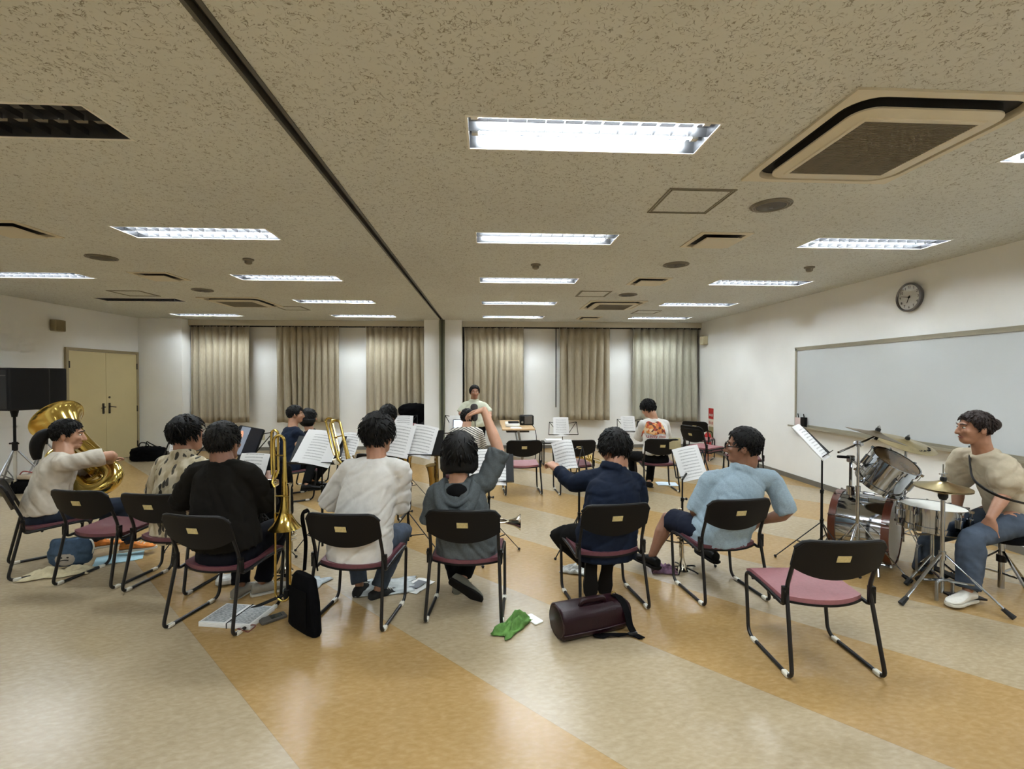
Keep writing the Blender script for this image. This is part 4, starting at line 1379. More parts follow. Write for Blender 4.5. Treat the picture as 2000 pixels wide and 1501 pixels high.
# dark-haired woman beyond her
person('seated player with long dark hair in black, beyond the woman in navy',
    (-2.52, 7.15, 0.47), (-2.668,7.200,0.843), (-2.682,7.220,1.018), 60,
    (((-2.555,7.050,0.602), (-2.474,7.200,0.518)), ((-2.587,7.350,0.559), (-2.512,7.400,0.456))),
    (((-2.12, 7.1, 0.45), (-2.1, 7.1, 0.085), (1, 0, 0)), ((-2.12, 7.3, 0.45), (-2.1, 7.3, 0.085), (1, 0.1, 0))),
    M_BLKP, M_BLKP, hair='long', hip_yaw=60, skin=0, near=False, shoes=(M_SH_BLK, M_SOLE_D), seed=13.0, sleeve='long')
# player hidden behind the man in white
person('seated dark-haired player in black, mostly hidden behind the man in the white T-shirt',
    (-1.22, 5.6, 0.47), (-1.165,5.650,0.990), (-1.177,5.680,1.158), 20,
    (((-1.328,5.700,0.679), (-1.279,5.950,0.573)), ((-1.019,5.700,0.676), (-1.038,5.950,0.648))),
    (((-1.3, 6.0, 0.45), (-1.3, 6.0, 0.085), (0, 1, 0)), ((-1.08, 6.0, 0.45), (-1.05, 6.0, 0.085), (0, 1, 0))),
    M_BLKP, M_BLKP, hair='short', hip_yaw=8, skin=1, near=False, shoes=(M_SH_BLK, M_SOLE_D), seed=14.0)
# ---------------------------------------------------------------- whiteboard, clock, wall boxes
def text_mesh(txt, size, M, material, parent, name='lettering', ext=0.0006, align='CENTER'):
    cu = bpy.data.curves.new('txt', 'FONT')
    cu.body = txt
    cu.size = size
    cu.align_x = align
    cu.align_y = 'CENTER'
    cu.extrude = ext
    cu.resolution_u = 2
    t = bpy.data.objects.new('tmp', cu)
    COL.objects.link(t)
    dg = bpy.context.evaluated_depsgraph_get()
    me = bpy.data.meshes.new_from_object(t.evaluated_get(dg))
    bpy.data.objects.remove(t)
    me.transform(M)
    me.materials.clear()
    me.materials.append(material)
    o = bpy.data.objects.new(name, me)
    COL.objects.link(o)
    o.parent = parent
    return o
# frame of something on the right wall: local x -> -Y (to the viewer's right), local y -> up, normal -> -X
WALLR = Matrix(((0, 0, -1, 0), (-1, 0, 0, 0), (0, 1, 0, 0), (0, 0, 0, 1)))
wb = thing('whiteboard', (XR, 5.36, 0), 'long whiteboard with aluminium frame on the right wall behind the drums', 'whiteboard')
M_WB = mat('whiteboard_enamel', (206, 210, 212), 0.18, var=0.015, scale=1.5, coat=0.3)
M_ALU = mat('anodised_aluminium', (176, 170, 152), 0.4, 0.5, var=0.05)
MB().box2((-0.02, -1.80, 0.88), (-0.008, 1.80, 2.06)).build('writing_surface', M_WB, wb, smooth=False)
MB().box2((-0.03, -1.84, 2.04), (0, 1.84, 2.09)).build('top_rail', M_ALU, wb, smooth=False)
MB().box2((-0.035, -1.84, 2.075), (0, 1.84, 2.09)).build('hook_rail', M_ALU, wb, smooth=False)
MB().box2((-0.03, -1.84, 0.86), (0, 1.84, 0.9)).build('bottom_rail', M_ALU, wb, smooth=False)
for s in (-1, 1):
    MB().box2((-0.03, s * 1.80, 0.86), (0, s * 1.84, 2.09)).build('side_rail', M_ALU, wb, smooth=False)
MB().box2((-0.09, -1.84, 0.845), (-0.0, 1.92, 0.86)).box2((-0.09, -1.84, 0.86), (-0.084, 1.92, 0.872)).build('pen_tray', M_ALU, wb, smooth=False)
hd = thing('marker_holder', (XR - 0.05, 7.03, 0.86), 'small pen holder with white note at the left end of the whiteboard tray', 'pen holder')
MB().box2((-0.02, -0.12, 0.0), (0.025, -0.03, 0.15)).build('holder_box', M_BLACK, hd, smooth=False)
MB().box2((-0.025, -0.03, 0.02), (-0.02, 0.09, 0.14)).build('note_card', mat('note_paper', (224, 204, 200), 0.7), hd, smooth=False)
for k in (-0.08, 0.05):
    MB().cyl((0.01, k, 0.12), (0.0, k + 0.01, 0.2), 0.007, 8).build('marker_pen', M_BLACK, hd)

ck = thing('wall_clock', (XR - 0.001, 5.19, 2.54), 'round silver-rimmed wall clock high on the right wall', 'clock')
MB().lathe([(0.001, 0.0), (0.155, 0.0), (0.165, 0.02), (0.165, 0.045), (0.152, 0.055), (0.142, 0.04)], 40, axis=(-1, 0, 0), caps=False).build('clock_rim', mat('clock_rim_silver', (128, 128, 132), 0.3, 0.8), ck)
MB().lathe([(0.001, 0.03), (0.146, 0.03)], 40, axis=(-1, 0, 0), caps=False).build('clock_face', mat('clock_face', (226, 226, 222), 0.5, var=0.03, scale=60), ck)
for h in range(1, 13):
    a = R(90 - 30 * h)
    text_mesh(str(h), 0.042, Matrix.Translation((-0.0315, 0, 0)) @ WALLR @ Matrix.Translation((0.115 * math.cos(a), 0.115 * math.sin(a), 0)), M_BLACK, ck, 'numeral')
def clock_hand(deg, ln, w, z):
    d = V((math.cos(R(90 - deg)), math.sin(R(90 - deg)), 0))
    n = V((-d.y, d.x, 0))
    m = MB().add([-d * 0.02 + n * w, -d * 0.02 - n * w, d * ln - n * w * 0.5, d * ln + n * w * 0.5], [(0, 1, 2, 3)])
    m.v = [Matrix.Translation((-z, 0, 0)) @ WALLR @ p for p in m.v]
    m.slab([[m.v[0], m.v[1]], [m.v[3], m.v[2]]], 0.002)
    return m
clock_hand(6 * 47, 0.105, 0.004, 0.035).build('minute_hand', M_BLACK, ck, smooth=False)
clock_hand(30 * 6 + 23, 0.07, 0.006, 0.033).build('hour_hand', M_BLACK, ck, smooth=False)
MB().lathe([(0.001, 0.038), (0.01, 0.038), (0.01, 0.03)], 12, axis=(-1, 0, 0)).build('hand_pivot', M_BLACK, ck)
m = bpy.data.materials.new('clock_glass')
m.use_nodes = True
_t = m.node_tree
_t.nodes.remove(_t.nodes['Principled BSDF'])
_a, _b, _x = _t.nodes.new('ShaderNodeBsdfTransparent'), _t.nodes.new('ShaderNodeBsdfGlossy'), _t.nodes.new('ShaderNodeMixShader')
_b.inputs['Roughness'].default_value = 0.03
_x.inputs[0].default_value = 0.07
_t.links.new(_a.outputs[0], _x.inputs[1])
_t.links.new(_b.outputs[0], _x.inputs[2])
_t.links.new(_x.outputs[0], _t.nodes['Material Output'].inputs[0])
M_GLASS = m
MB().lathe([(0.001, 0.052), (0.148, 0.048)], 40, axis=(-1, 0, 0), caps=False).build('clock_glass', M_GLASS, ck)

for nm, loc, rz, lab in (('wall_speaker', (XL, 8.40, 2.50), 0, 'small beige loudspeaker box high on the left wall above the doors'), ('wall_speaker', (XR, 10.30, 2.45), PI, 'small ivory loudspeaker box high in the right back corner')):
    o = thing(nm, loc, lab, 'speaker', rz)
    MB().rbox((0.05, 0, 0), (0.1, 0.2, 0.19), 0.015).build('speaker_case', M_PLASTIC if rz else mat('aged_beige_plastic', (150, 138, 108), 0.6), o)
    MB().box((0.102, 0, 0), (0.004, 0.17, 0.16)).build('speaker_cloth', mat('speaker_cloth_tan', (142, 130, 100), 0.9) if not rz else M_PLASTIC, o, smooth=False)
for x, lab in ((-2.93, 'beige wall socket left of the white T-shirt player\'s head'), (-4.99, 'beige wall socket below the gap between the left curtains')):
    o = thing('wall_socket', (x, YB, 0.30), lab, 'socket')
    MB().rbox((0, -0.006, 0), (0.075, 0.012, 0.12), 0.004).build('cover_plate', M_PLASTIC, o)
    for z in (0.022, -0.022):
        MB().box((0, -0.0135, z), (0.03, 0.004, 0.02)).build('socket_insert', M_WHITE, o, smooth=False)

# fire extinguisher and its sign by the right wall
sg = thing('fire_extinguisher_sign', (XR, 10.04, 0), 'red and white fire extinguisher sign strip on the right wall', 'sign')
M_RED = mat('sign_red', (178, 34, 34), 0.5, var=0.04)
MB().box2((-0.006, -0.11, 0.72), (0, 0.11, 0.95)).build('red_panel', M_RED, sg, smooth=False)
MB().box2((-0.006, -0.11, 0.55), (0, 0.11, 0.72)).build('white_panel', mat('sign_cream', (228, 214, 196), 0.6), sg, smooth=False)
MB().box2((-0.006, -0.11, 0.25), (0, 0.11, 0.55)).build('tan_panel', mat('sign_tan', (150, 140, 100), 0.6), sg, smooth=False)
text_mesh('消火器', 0.06, Matrix.Translation((-0.008, 0, 0.80)) @ WALLR, M_WHITE, sg)
text_mesh('消火器', 0.07, Matrix.Translation((-0.008, 0, 0.63)) @ WALLR, M_RED, sg)
ex = thing('fire_extinguisher', (4.72, 9.86, 0), 'red fire extinguisher standing under its sign', 'fire extinguisher')
MB().lathe([(0.06, 0), (0.075, 0.01), (0.075, 0.36), (0.06, 0.41), (0.025, 0.44), (0.022, 0.46)], 20).build('cylinder', M_RED, ex)
MB().box((0, 0, 0.475), (0.04, 0.03, 0.03)).tube([(0, 0, 0.48), (-0.06, -0.04, 0.52), (-0.1, -0.06, 0.5)], 0.008, 6).tube([(0, 0, 0.475), (-0.07, -0.04, 0.47)], 0.007, 6).build('valve_lever', M_BLACK, ex)
MB().tube(spline([(0.02, 0, 0.47), (0.08, -0.02, 0.45), (0.1, -0.02, 0.3), (0.09, 0, 0.15)], 5), 0.01, 8).build('hose', M_BLACK, ex)

# ---------------------------------------------------------------- music stands and sheets
def stave_mat():
    m = bpy.data.materials.new('printed_score')
    t = NT(m)
    co = t.n('ShaderNodeTexCoord')
    sep = t.n('ShaderNodeSeparateXYZ')
    t.l(co.outputs['Object'], sep.inputs[0])
    fr = t.math('FRACT', t.math('DIVIDE', sep.outputs[2], 0.0285))
    band = t.math('MULTIPLY', t.math('GREATER_THAN', fr, 0.3), t.math('LESS_THAN', fr, 0.66))
    mp = t.n('ShaderNodeMapping')
    mp.inputs['Scale'].default_value = (230, 1, 150)
    t.l(co.outputs['Object'], mp.inputs[0])
    nz = t.n('ShaderNodeTexNoise', i_Scale=1.0, i_Detail=2.0)
    t.l(mp.outputs[0], nz.inputs['Vector'])
    ink = t.math('MULTIPLY', t.math('SUBTRACT', nz.outputs['Fac'], 0.42), 5.0, clamp=True)
    ln = t.math('LESS_THAN', t.math('FRACT', t.math('DIVIDE', sep.outputs[2], 0.0285 * 0.09)), 0.25)
    ink = t.math('MAXIMUM', ink, t.math('MULTIPLY', ln, 0.45))
    n2 = t.n('ShaderNodeTexNoise', i_Scale=14.0, i_Detail=1.0)
    t.l(co.outputs['Object'], n2.inputs['Vector'])
    ink = t.math('MULTIPLY', ink, band)
    edge = t.math('LESS_THAN', t.math('ABSOLUTE', sep.outputs[0]), 0.088)
    top = t.math('LESS_THAN', t.math('ABSOLUTE', sep.outputs[2]), 0.13)
    ink = t.math('MULTIPLY', ink, t.math('MULTIPLY', edge, top))
    t.l(t.mix(t.math('MULTIPLY', ink, 0.75), lin((232, 231, 230)), lin((38, 38, 42))), t.b.inputs['Base Color'])
    t.b.inputs['Roughness'].default_value = 0.6
    return m
M_SCORE = stave_mat()
M_PAPER = mat('plain_paper', (230, 229, 226), 0.7, var=0.02)
def sheet(center, heading, tilt, lab, w=0.21, h=0.297, roll=0, bend=0.012, n=1, group='sheet music', m=None, t=0.0015):
    """paper standing on a desk; heading: direction the reader looks"""
    hd = R(heading)
    f = V((math.sin(hd), math.cos(hd), 0))
    u = V((math.cos(hd), -math.sin(hd), 0))
    v = V((0, 0, 1)) * math.cos(R(tilt)) + f * math.sin(R(tilt))
    nn = u.cross(v)
    M = Matrix((u, -nn * -1, v)).transposed().to_4x4()
    M = Matrix.Translation(center) @ M @ Matrix.Rotation(R(roll), 4, 'Y')
    g = []
    for j in range(7):
        row = []
        for i in range(9):
            a, b = -0.5 + i / 8, -0.5 + j / 6
            row.append((a * w, bend * math.cos(PI * a * 1.6) - bend + 0.5 * bend * math.sin(4 * b), b * h))
        g.append(row)
    o = MB().slab(g, t).build('sheet_music', m or M_SCORE, smooth=60, label=lab, cat='sheet music', group=group)
    o.matrix_world = M
    return o
def music_stand(desk, heading, tilt, lab, base=None, kind='wire', w=0.5, h=0.26, leg=0.3, roll=0, spin=0):
    desk = V(desk)
    hd = R(heading)
    f = V((math.sin(hd), math.cos(hd), 0))
    u = V((math.cos(hd), -math.sin(hd), 0))
    v = V((0, 0, 1)) * math.cos(R(tilt)) + f * math.sin(R(tilt))
    nn = u.cross(v)
    if roll:
        q = Quaternion(nn, R(roll))
        u, v = q @ u, q @ v
    b = V(base) if base is not None else V((desk.x, desk.y, 0)) + f * 0.08
    b.z = 0
    o = thing('music_stand', b, lab, 'music stand', group='music stands')
    D = desk - b
    if kind == 'solid':
        g = [[D + u * (a * w) + v * (c * h) + f * 0.0 - nn * -0.0 for a in (-0.5, -0.25, 0, 0.25, 0.5)] for c in (-0.5, 0, 0.5)]
        MB().slab(g, 0.008).build('desk_panel', M_BLACK, o, smooth=False)
    else:
        fr = MB()
        c = [D + u * (a * w) + v * (e * h) for a, e in ((-0.5, -0.5), (-0.46, 0.5), (0.46, 0.5), (0.5, -0.5))]
        for a, e in ((0, 1), (3, 2), (0, 3)):
            fr.tube([c[a], c[e]], 0.006, 6)
        fr.tube([c[1], D + u * (-0.14 * w) - v * (0.5 * h)], 0.005, 6)
        fr.tube([c[2], D + u * (0.14 * w) - v * (0.5 * h)], 0.005, 6)
        fr.tube([c[1], D + v * 0.32 * h, c[2]], 0.005, 6)
        fr.tube([D + v * 0.5 * h, D - v * 0.5 * h], 0.006, 6)
        fr.build('desk_frame', M_BLACK, o)
    lg = [D + u * (a * w) - v * (0.5 * h) for a in (-0.5, 0.5)]
    MB().slab([[lg[0] + nn * 0.0, lg[1]], [lg[0] + nn * 0.035, lg[1] + nn * 0.035]], 0.006).build('desk_ledge', M_BLACK, o, smooth=False)
    pt = D - v * 0.2 * h + f * 0.03
    piv = V((0, 0, pt.z - 0.06)) if abs(pt.x) + abs(pt.y) < 0.5 else V((0, 0, pt.z))
    MB().tube([pt, piv], 0.009, 8).build('tilt_neck', M_BLACK, o)
    MB().cyl((0, 0, 0.32), piv, 0.0075, 8).build('upper_pole', M_BLACK, o)
    MB().cyl((0, 0, 0.08), (0, 0, min(0.62, piv.z * 0.75)), 0.0105, 8).build('lower_pole', M_BLACK, o)
    for z in (min(0.62, piv.z * 0.75), 0.36):
        k = MB().cyl((0, 0, z - 0.018), (0, 0, z + 0.012), 0.015, 10).cyl((0, 0, z), u * 0.035 + V((0, 0, z)), 0.005, 6).lathe([(0.001, 0.0), (0.012, 0.004), (0.012, 0.014), (0.001, 0.018)], 8, u * 0.03 + V((0, 0, z)), u)
        k.build('clamp_knob', M_BLACK, o)
    for k in range(3):
        a = R(spin + 120 * k)
        d = V((math.cos(a), math.sin(a), 0))
        l = MB().tube([V((0, 0, 0.34)) + d * 0.012, d * leg + V((0, 0, 0.012))], 0.0065, 6, flat=0.6).tube([V((0, 0, 0.13)) + d * 0.012, d * leg * 0.52 + V((0, 0, 0.165))], 0.005, 6)
        lo = l.build('leg', M_BLACK, o)
        MB().ell(d * leg + V((0, 0, 0.012)), (0.013, 0.013, 0.012), n=8, m=5).build('foot_cap', M_RUBBER, lo)
    return o

music_stand((-2.836,4.650,0.964), 10, 22, 'music stand before the player in the leaf-print shirt', kind='wire')
sheet((-2.917,4.630,1.065), 10, 22, 'white score showing left of the leaf-shirt player\'s head', roll=-6)
music_stand((-2.323,4.720,0.970), 12, 20, 'wire music stand carrying the dark tablet', kind='wire', h=0.24)
music_stand((-2.030,4.220,0.831), 12, 30, 'low music stand right of the black T-shirt player', kind='solid', w=0.4, h=0.22)
sheet((-2.045,4.180,0.857), 12, 28, 'white score right of the black T-shirt player\'s shoulder', w=0.28, h=0.22)
music_stand((-1.556,4.420,0.949), 6, 40, 'black desk music stand left of the white T-shirt player', base=(-1.502,4.356,0.000), kind='solid', w=0.46, h=0.30, spin=40)
sheet((-1.554,4.390,0.982), 6, 42, 'wide white score left of the white T-shirt player', w=0.37, h=0.36, roll=9)
sheet((-1.317,4.460,0.980), 6, 42, 'white score sheet partly behind the upright trombone slide', w=0.2, h=0.3, roll=4)
music_stand((-0.686,4.300,1.026), 8, 26, 'black music stand with two open scores right of the white T-shirt player', base=(-0.747,4.459,0.000), kind='solid', w=0.58, h=0.24, spin=-25, leg=0.34)
sheet((-0.804,4.270,1.058), 8, 28, 'left one of the two open scores right of the white T-shirt player', w=0.25, h=0.31, roll=8)
sheet((-0.593,4.260,1.049), 8, 28, 'right one of the two open scores, next to the woman with the bob', w=0.24, h=0.30, roll=10)
music_stand((-1.134,6.350,1.022), 8, 20, 'music stand of the hidden player behind the white T-shirt man', kind='wire', w=0.42, h=0.2)
sheet((-1.122,6.320,1.038), 8, 20, 'small distant score just above the two open scores', w=0.26, h=0.16)
music_stand((0.013,4.200,0.806), 0, 30, 'music stand before the woman in the grey hoodie', kind='solid', w=0.44, h=0.26, spin=20)
sheet((-0.010,4.170,0.839), 0, 30, 'white score under the raised arm of the woman in grey', w=0.3, h=0.3)
sheet((0.099,4.160,0.812), 0, 30, 'narrow white score sheet right of the raised sleeve', w=0.13, h=0.30)
music_stand((-0.389,6.650,0.962), 0, 18, 'music stand before the striped-jersey player', kind='wire', w=0.45)
sheet((-0.430,6.620,0.979), 0, 18, 'white paper left of the striped-jersey player\'s head', w=0.21, h=0.22, m=M_PAPER)
music_stand((1.279,7.900,0.761), 0, 18, 'open wire music stand in the middle of the room behind the empty chair', w=0.5, h=0.22)
sheet((1.240,7.870,0.791), 0, 18, 'white score on the open wire stand behind the empty chair', w=0.26, h=0.33, t=0.012)
music_stand((0.719,4.100,0.890), -8, 26, 'music stand of the denim-shirt player, its sheet pulled aside', base=(0.845,4.297,-0.000), kind='wire', w=0.3, h=0.24, spin=95)
sheet((0.678,4.020,0.957), -8, 24, 'curled score the denim-shirt player is holding', w=0.19, h=0.25, roll=-9, bend=0.03)
music_stand((2.439,7.900,0.807), -5, 18, 'open wire music stand before the phone-reading player', w=0.5, h=0.22)
sheet((2.394,7.870,0.819), -5, 18, 'white score left of the phone-reading player', w=0.25, h=0.3)
music_stand((1.901,4.320,0.807), -6, 26, 'music stand before the light blue polo player', base=(1.745,4.126,0.000), kind='wire', w=0.34, h=0.26, spin=70)
sheet((1.884,4.260,0.828), -6, 24, 'white score left of the polo-shirt player\'s shoulder', w=0.27, h=0.31, roll=-9)
music_stand((2.892,4.050,1.044), -44, 44, 'thin music stand turned sideways left of the drum kit', base=(2.927,3.969,0.000), kind='solid', w=0.36, h=0.30, spin=160, leg=0.36)
sheet((2.865,4.000,1.060), -44, 44, 'white score seen almost edge-on left of the drum kit', w=0.30, h=0.36, t=0.01)

# tablet on the wire stand
tb = thing('tablet', (-2.317,4.660,0.998), 'large dark tablet with a lit strip on its screen, propped on a wire stand', 'tablet')
def tilted(o, heading, tilt, roll=0):
    hd = R(heading)
    o.rotation_euler = (Matrix.Rotation(-hd, 3, 'Z') @ Matrix.Rotation(R(-tilt), 3, 'X') @ Matrix.Rotation(R(roll), 3, 'Y')).to_euler()
tilted(tb, 14, 22, 8)
MB().rbox((0, 0, 0), (0.30, 0.29, 0.012), 0.02, Matrix.Rotation(R(90), 3, 'X')).build('tablet_case', M_BLACK, tb)
MB().box((0, -0.0075, 0), (0.28, 0.002, 0.27)).build('screen', mat('dark_screen', (38, 40, 48), 0.15), tb, smooth=False)
MB().box((-0.055, -0.0095, 0), (0.10, 0.002, 0.27)).build('video_strip', emis('screen_strip', lin((96, 102, 112)), 0.35), tb, smooth=False)
MB().ell((-0.085, -0.0105, 0.035), (0.028, 0.002, 0.06), n=12, m=6).build('figure_on_screen', emis('screen_figure', lin((190, 130, 100)), 0.35), tb)
t2 = thing('tablet', (-0.385,6.580,0.961), 'tablet with pale screen left of the striped-jersey player\'s head', 'tablet')
tilted(t2, 0, 18)
MB().rbox((0, 0, 0), (0.19, 0.15, 0.01), 0.012, Matrix.Rotation(R(90), 3, 'X')).build('tablet_case', M_BLACK, t2)
MB().box((0, -0.006, 0), (0.17, 0.002, 0.13)).build('screen', emis('pale_screen', lin((170, 180, 196)), 0.5), t2, smooth=False)

# ---------------------------------------------------------------- back table and what is on it
tb = thing('folding_table', (0.56, 9.3, 0), 'long beech-topped folding table seen end-on before the back curtain', 'table')
MB().rbox((0, 0, 0.685), (0.6, 1.75, 0.03), 0.02).build('table_top', mat('beech_laminate', (206, 172, 130), 0.4, var=0.08, scale=4, aniso=(8, 1, 8)), tb)
for s in (-1, 1):
    l = MB().tube([(0, s * 0.7, 0.66), (0.06, s * 0.66, 0.35), (0.1, s * 0.6, 0.03)], 0.022, 8).box((0.1, s * 0.6, 0.02), (0.5, 0.05, 0.03)).box((0, s * 0.72, 0.655), (0.4, 0.04, 0.03))
    l.build('leg', M_STEEL, tb)
MB().box((0, 0, 0.62), (0.42, 1.3, 0.02)).build('under_shelf', M_BLACK, tb, smooth=False)
bx = thing('amplifier_speaker', (0.76, 9.15, 0.70), 'small black powered speaker on the back table', 'speaker')
MB().rbox((0, 0, 0.095), (0.27, 0.2, 0.19), 0.03).build('cabinet', M_BLACK, bx)
MB().box((0.03, -0.102, 0.1), (0.15, 0.005, 0.15)).build('grille', M_SPK, bx, smooth=False)
MB().cyl((-0.09, -0.1, 0.06), (-0.09, -0.112, 0.06), 0.02, 12).build('volume_knob', M_STEEL, bx)
pj = thing('projector', (0.47, 8.95, 0.70), 'low white and black device on the back table', 'projector')
MB().rbox((0, 0, 0.035), (0.26, 0.5, 0.06), 0.02).build('device_body', M_WHITE, pj)
MB().rbox((0.02, -0.1, 0.08), (0.2, 0.2, 0.035), 0.02).build('device_cover', M_BLACK, pj)
MB().box2((0.42, 8.47, 0.70), (0.62, 8.67, 0.706)).build('paper_stack', M_PAPER, label='white papers at the near edge of the back table', cat='papers', smooth=False)
MB().tube(spline([(0.85, 9.2, 0.72), (0.93, 9.15, 0.6), (0.95, 9.1, 0.35), (0.90, 9.0, 0.02), (0.7, 8.7, 0.012)], 6), 0.007, 6).build('power_cable', M_RUBBER, label='black power cable hanging off the back table', cat='cable')
# low stand with white books
st = thing('low_stool', (1.22, 8.7, 0), 'low black-legged stool stacked with white papers behind the empty chair', 'stool')
MB().box((0, 0, 0.42), (0.42, 0.36, 0.02)).build('stool_top', M_BLACK, st, smooth=False)
for sx in (-1, 1):
    MB().tube(fillet([(sx * 0.19, -0.16, 0.41), (sx * 0.19, -0.16, 0.015), (sx * 0.19, 0.16, 0.015), (sx * 0.19, 0.16, 0.41)], 0.04), 0.011, 8).build('leg_frame', M_BLACK, st)
bk = MB()
for k in range(3):
    bk.box((1.22 + 0.01 * k, 8.69, 0.437 + 0.014 * k), (0.32, 0.25, 0.013))
bk.build('book_stack', M_PAPER, label='white books piled on the low stool', cat='books', smooth=False)

# ---------------------------------------------------------------- chairs further back
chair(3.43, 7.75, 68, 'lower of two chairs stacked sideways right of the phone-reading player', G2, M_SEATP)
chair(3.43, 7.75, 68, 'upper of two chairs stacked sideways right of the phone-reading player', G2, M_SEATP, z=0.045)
chair(4.05, 9.0, 40, 'chair with seat in the lit rose tone against the right back wall', G2, M_SEATP)
chair(3.82, 6.75, 20, 'dark chair showing behind the polo-shirt player\'s head', G2)
chair(-0.29, 5.70, 0, 'chair of the striped-jersey player', G2)
chair(-2.82, 6.34, 62, 'chair of the woman in navy', G2)
chair(-2.75, 7.0, 60, 'chair of the long-haired player in black', G2)
chair(-1.25, 5.35, 8, 'chair of the player hidden behind the white T-shirt man', G2)
o = chair(-1.62, 10.42, 180, 'chair with seat in the lit rose tone, draped with a black coat beside the middle column', G2, M_SEATP)
ct = MB()
rs = []
for z, a, b in ((0.36, 0.25, 0.06), (0.55, 0.25, 0.07), (0.72, 0.26, 0.10), (0.86, 0.34, 0.13), (0.95, 0.34, 0.14), (1.03, 0.25, 0.1), (1.06, 0.08, 0.04)):
    rs.append(sup(V((-1.62, 10.46, z)), V((a, 0, 0)), V((0, b, 0)), 16, 2.6))
ct.rings(rs)
co = remesh(ct, 0.02, 'draped_coat', M_DARK, None, 3, 0.012)
tag(co, 'black coat heaped over the chair beside the middle column', 'coat')
cu = MB().rbox((-1.68, 10.12, 0.53), (0.32, 0.1, 0.24), 0.03).build('seat_cushion', M_SEATP, label='rose cushion standing on the chair beside the middle column', cat='cushion')
# towel over the chair back
tw = []
for j in range(9):
    a = j / 8
    y = 6.445 - 0.02 + (-0.022 if a < 0.5 else 0.022) * min(1, abs(a - 0.5) * 8)
    z = 0.775 - abs(a - 0.5) * 0.3
    tw.append([(2.52 + 0.055 * i, y - 0.004 * math.sin(i * 2), z) for i in range(4)])
MB().slab(tw, 0.008).build('hand_towel', cloth('olive_towel', (168, 158, 124)), label='olive hand towel over the phone-reading player\'s chair back', cat='towel')
# phone in hand
ph = MB().rbox((0, 0, 0), (0.075, 0.15, 0.009), 0.012)
ph.v = [Matrix.Translation((2.333,7.140,0.884)) @ Matrix.Rotation(R(-30), 4, 'Z') @ Matrix.Rotation(R(50), 4, 'X') @ p for p in ph.v]
ph.build('smartphone', M_BLACK, label='black phone held by the player in the printed T-shirt', cat='phone')
bo = thing('drink_bottle', (2.394,7.580,0.000), 'small dark drink bottle left of the phone-reading player', 'bottle')
# print on the back of the white T-shirt
from mathutils.bvhtree import BVHTree
def wrap_on(parent, child_name, pts, direction, off):
    ch = [c for c in parent.children if c.name.split('.')[0] == child_name][0]
    bv = BVHTree.FromPolygons([v.co + parent.location for v in ch.data.vertices], [tuple(p.vertices) for p in ch.data.polygons])
    d = V(direction).normalized()
    out = []
    for p in pts:
        h = bv.ray_cast(V(p) - d * 0.6, d)
        out.append((h[0] - d * off) if h[0] is not None else V(p))
    return out
def print_mat():
    m = bpy.data.materials.new('shirt_print_food')
    t = NT(m)
    co = t.n('ShaderNodeTexCoord')
    v = t.n('ShaderNodeTexVoronoi', i_Scale=26.0)
    t.l(co.outputs['Object'], v.inputs['Vector'])
    sc = t.n('ShaderNodeSeparateColor')
    t.l(v.outputs['Color'], sc.inputs[0])
    t.l(t.ramp(sc.outputs[0], [(0.1, lin((96, 50, 36))), (0.35, lin((188, 62, 40))), (0.6, lin((214, 140, 66))), (0.85, lin((230, 196, 150)))]), t.b.inputs['Base Color'])
    t.b.inputs['Roughness'].default_value = 0.7
    return m
c0 = V((2.391,6.550,0.885))
g = []
for j in range(7):
    row = []
    w = 0.10 + 0.05 * (1 - (j / 6)) ** 0.7
    for i in range(9):
        row.append(c0 + V(((-1 + i / 4) * w * 1.05, 0, -0.075 + j * 0.028 + 0.012 * math.sin(i * 1.3))))
    g.append(wrap_on(r_tee, 'shirt', row, (0.03, 1, 0), 0.006))
mb = MB().slab(g, 0.002)
mb.v = [p - r_tee.location for p in mb.v]
mb.build('picture_print', print_mat(), r_tee)
tm = text_mesh('Funny mix', 0.075, Matrix.Translation(c0 + V((0, 0, -0.105))) @ Matrix.Rotation(R(90), 4, 'X'), mat('print_red', (168, 40, 34), 0.7), r_tee, 'lettering')
wp = wrap_on(r_tee, 'shirt', [v.co.copy() for v in tm.data.vertices], (0.03, 1, 0), 0.006)
for v, p in zip(tm.data.vertices, wp):
    v.co = p - r_tee.location
MB().lathe([(0.03, 0), (0.033, 0.01), (0.033, 0.13), (0.014, 0.18), (0.013, 0.22)], 14).build('bottle_body', mat('dark_bottle', (52, 34, 30), 0.2), bo)
MB().lathe([(0.015, 0.205), (0.015, 0.235), (0.001, 0.236)], 12).build('bottle_cap', M_WHITE, bo)
# ---------------------------------------------------------------- brass and reeds
def frame(origin, zdir, xdir):
    """matrix whose local z points along zdir and local x roughly along xdir"""
    z = V(zdir).normalized()
    x = V(xdir)
    x = (x - z * x.dot(z)).normalized()
    y = z.cross(x)
    M = Matrix((x, y, z)).transposed().to_4x4()
    return Matrix.Translation(origin) @ M
def arc(c, a, b, r, deg0, deg1, n=8):
    """arc in the plane of unit vectors a, b"""
    c, a, b = V(c), V(a), V(b)
    return [c + a * (r * math.cos(R(deg0 + (deg1 - deg0) * k / n))) + b * (r * math.sin(R(deg0 + (deg1 - deg0) * k / n))) for k in range(n + 1)]
X, Y, Z = V((1, 0, 0)), V((0, 1, 0)), V((0, 0, 1))

def bell_prof(r0, r1, ln, n=14, p=5.0):
    """flared bell, r0 at height 0 to r1 at height ln"""
    out = []
    for k in range(n + 1):
        t = k / n
        out.append((r0 + (r1 - r0) * (0.22 * t + 0.78 * t ** p), ln * t))
    return out

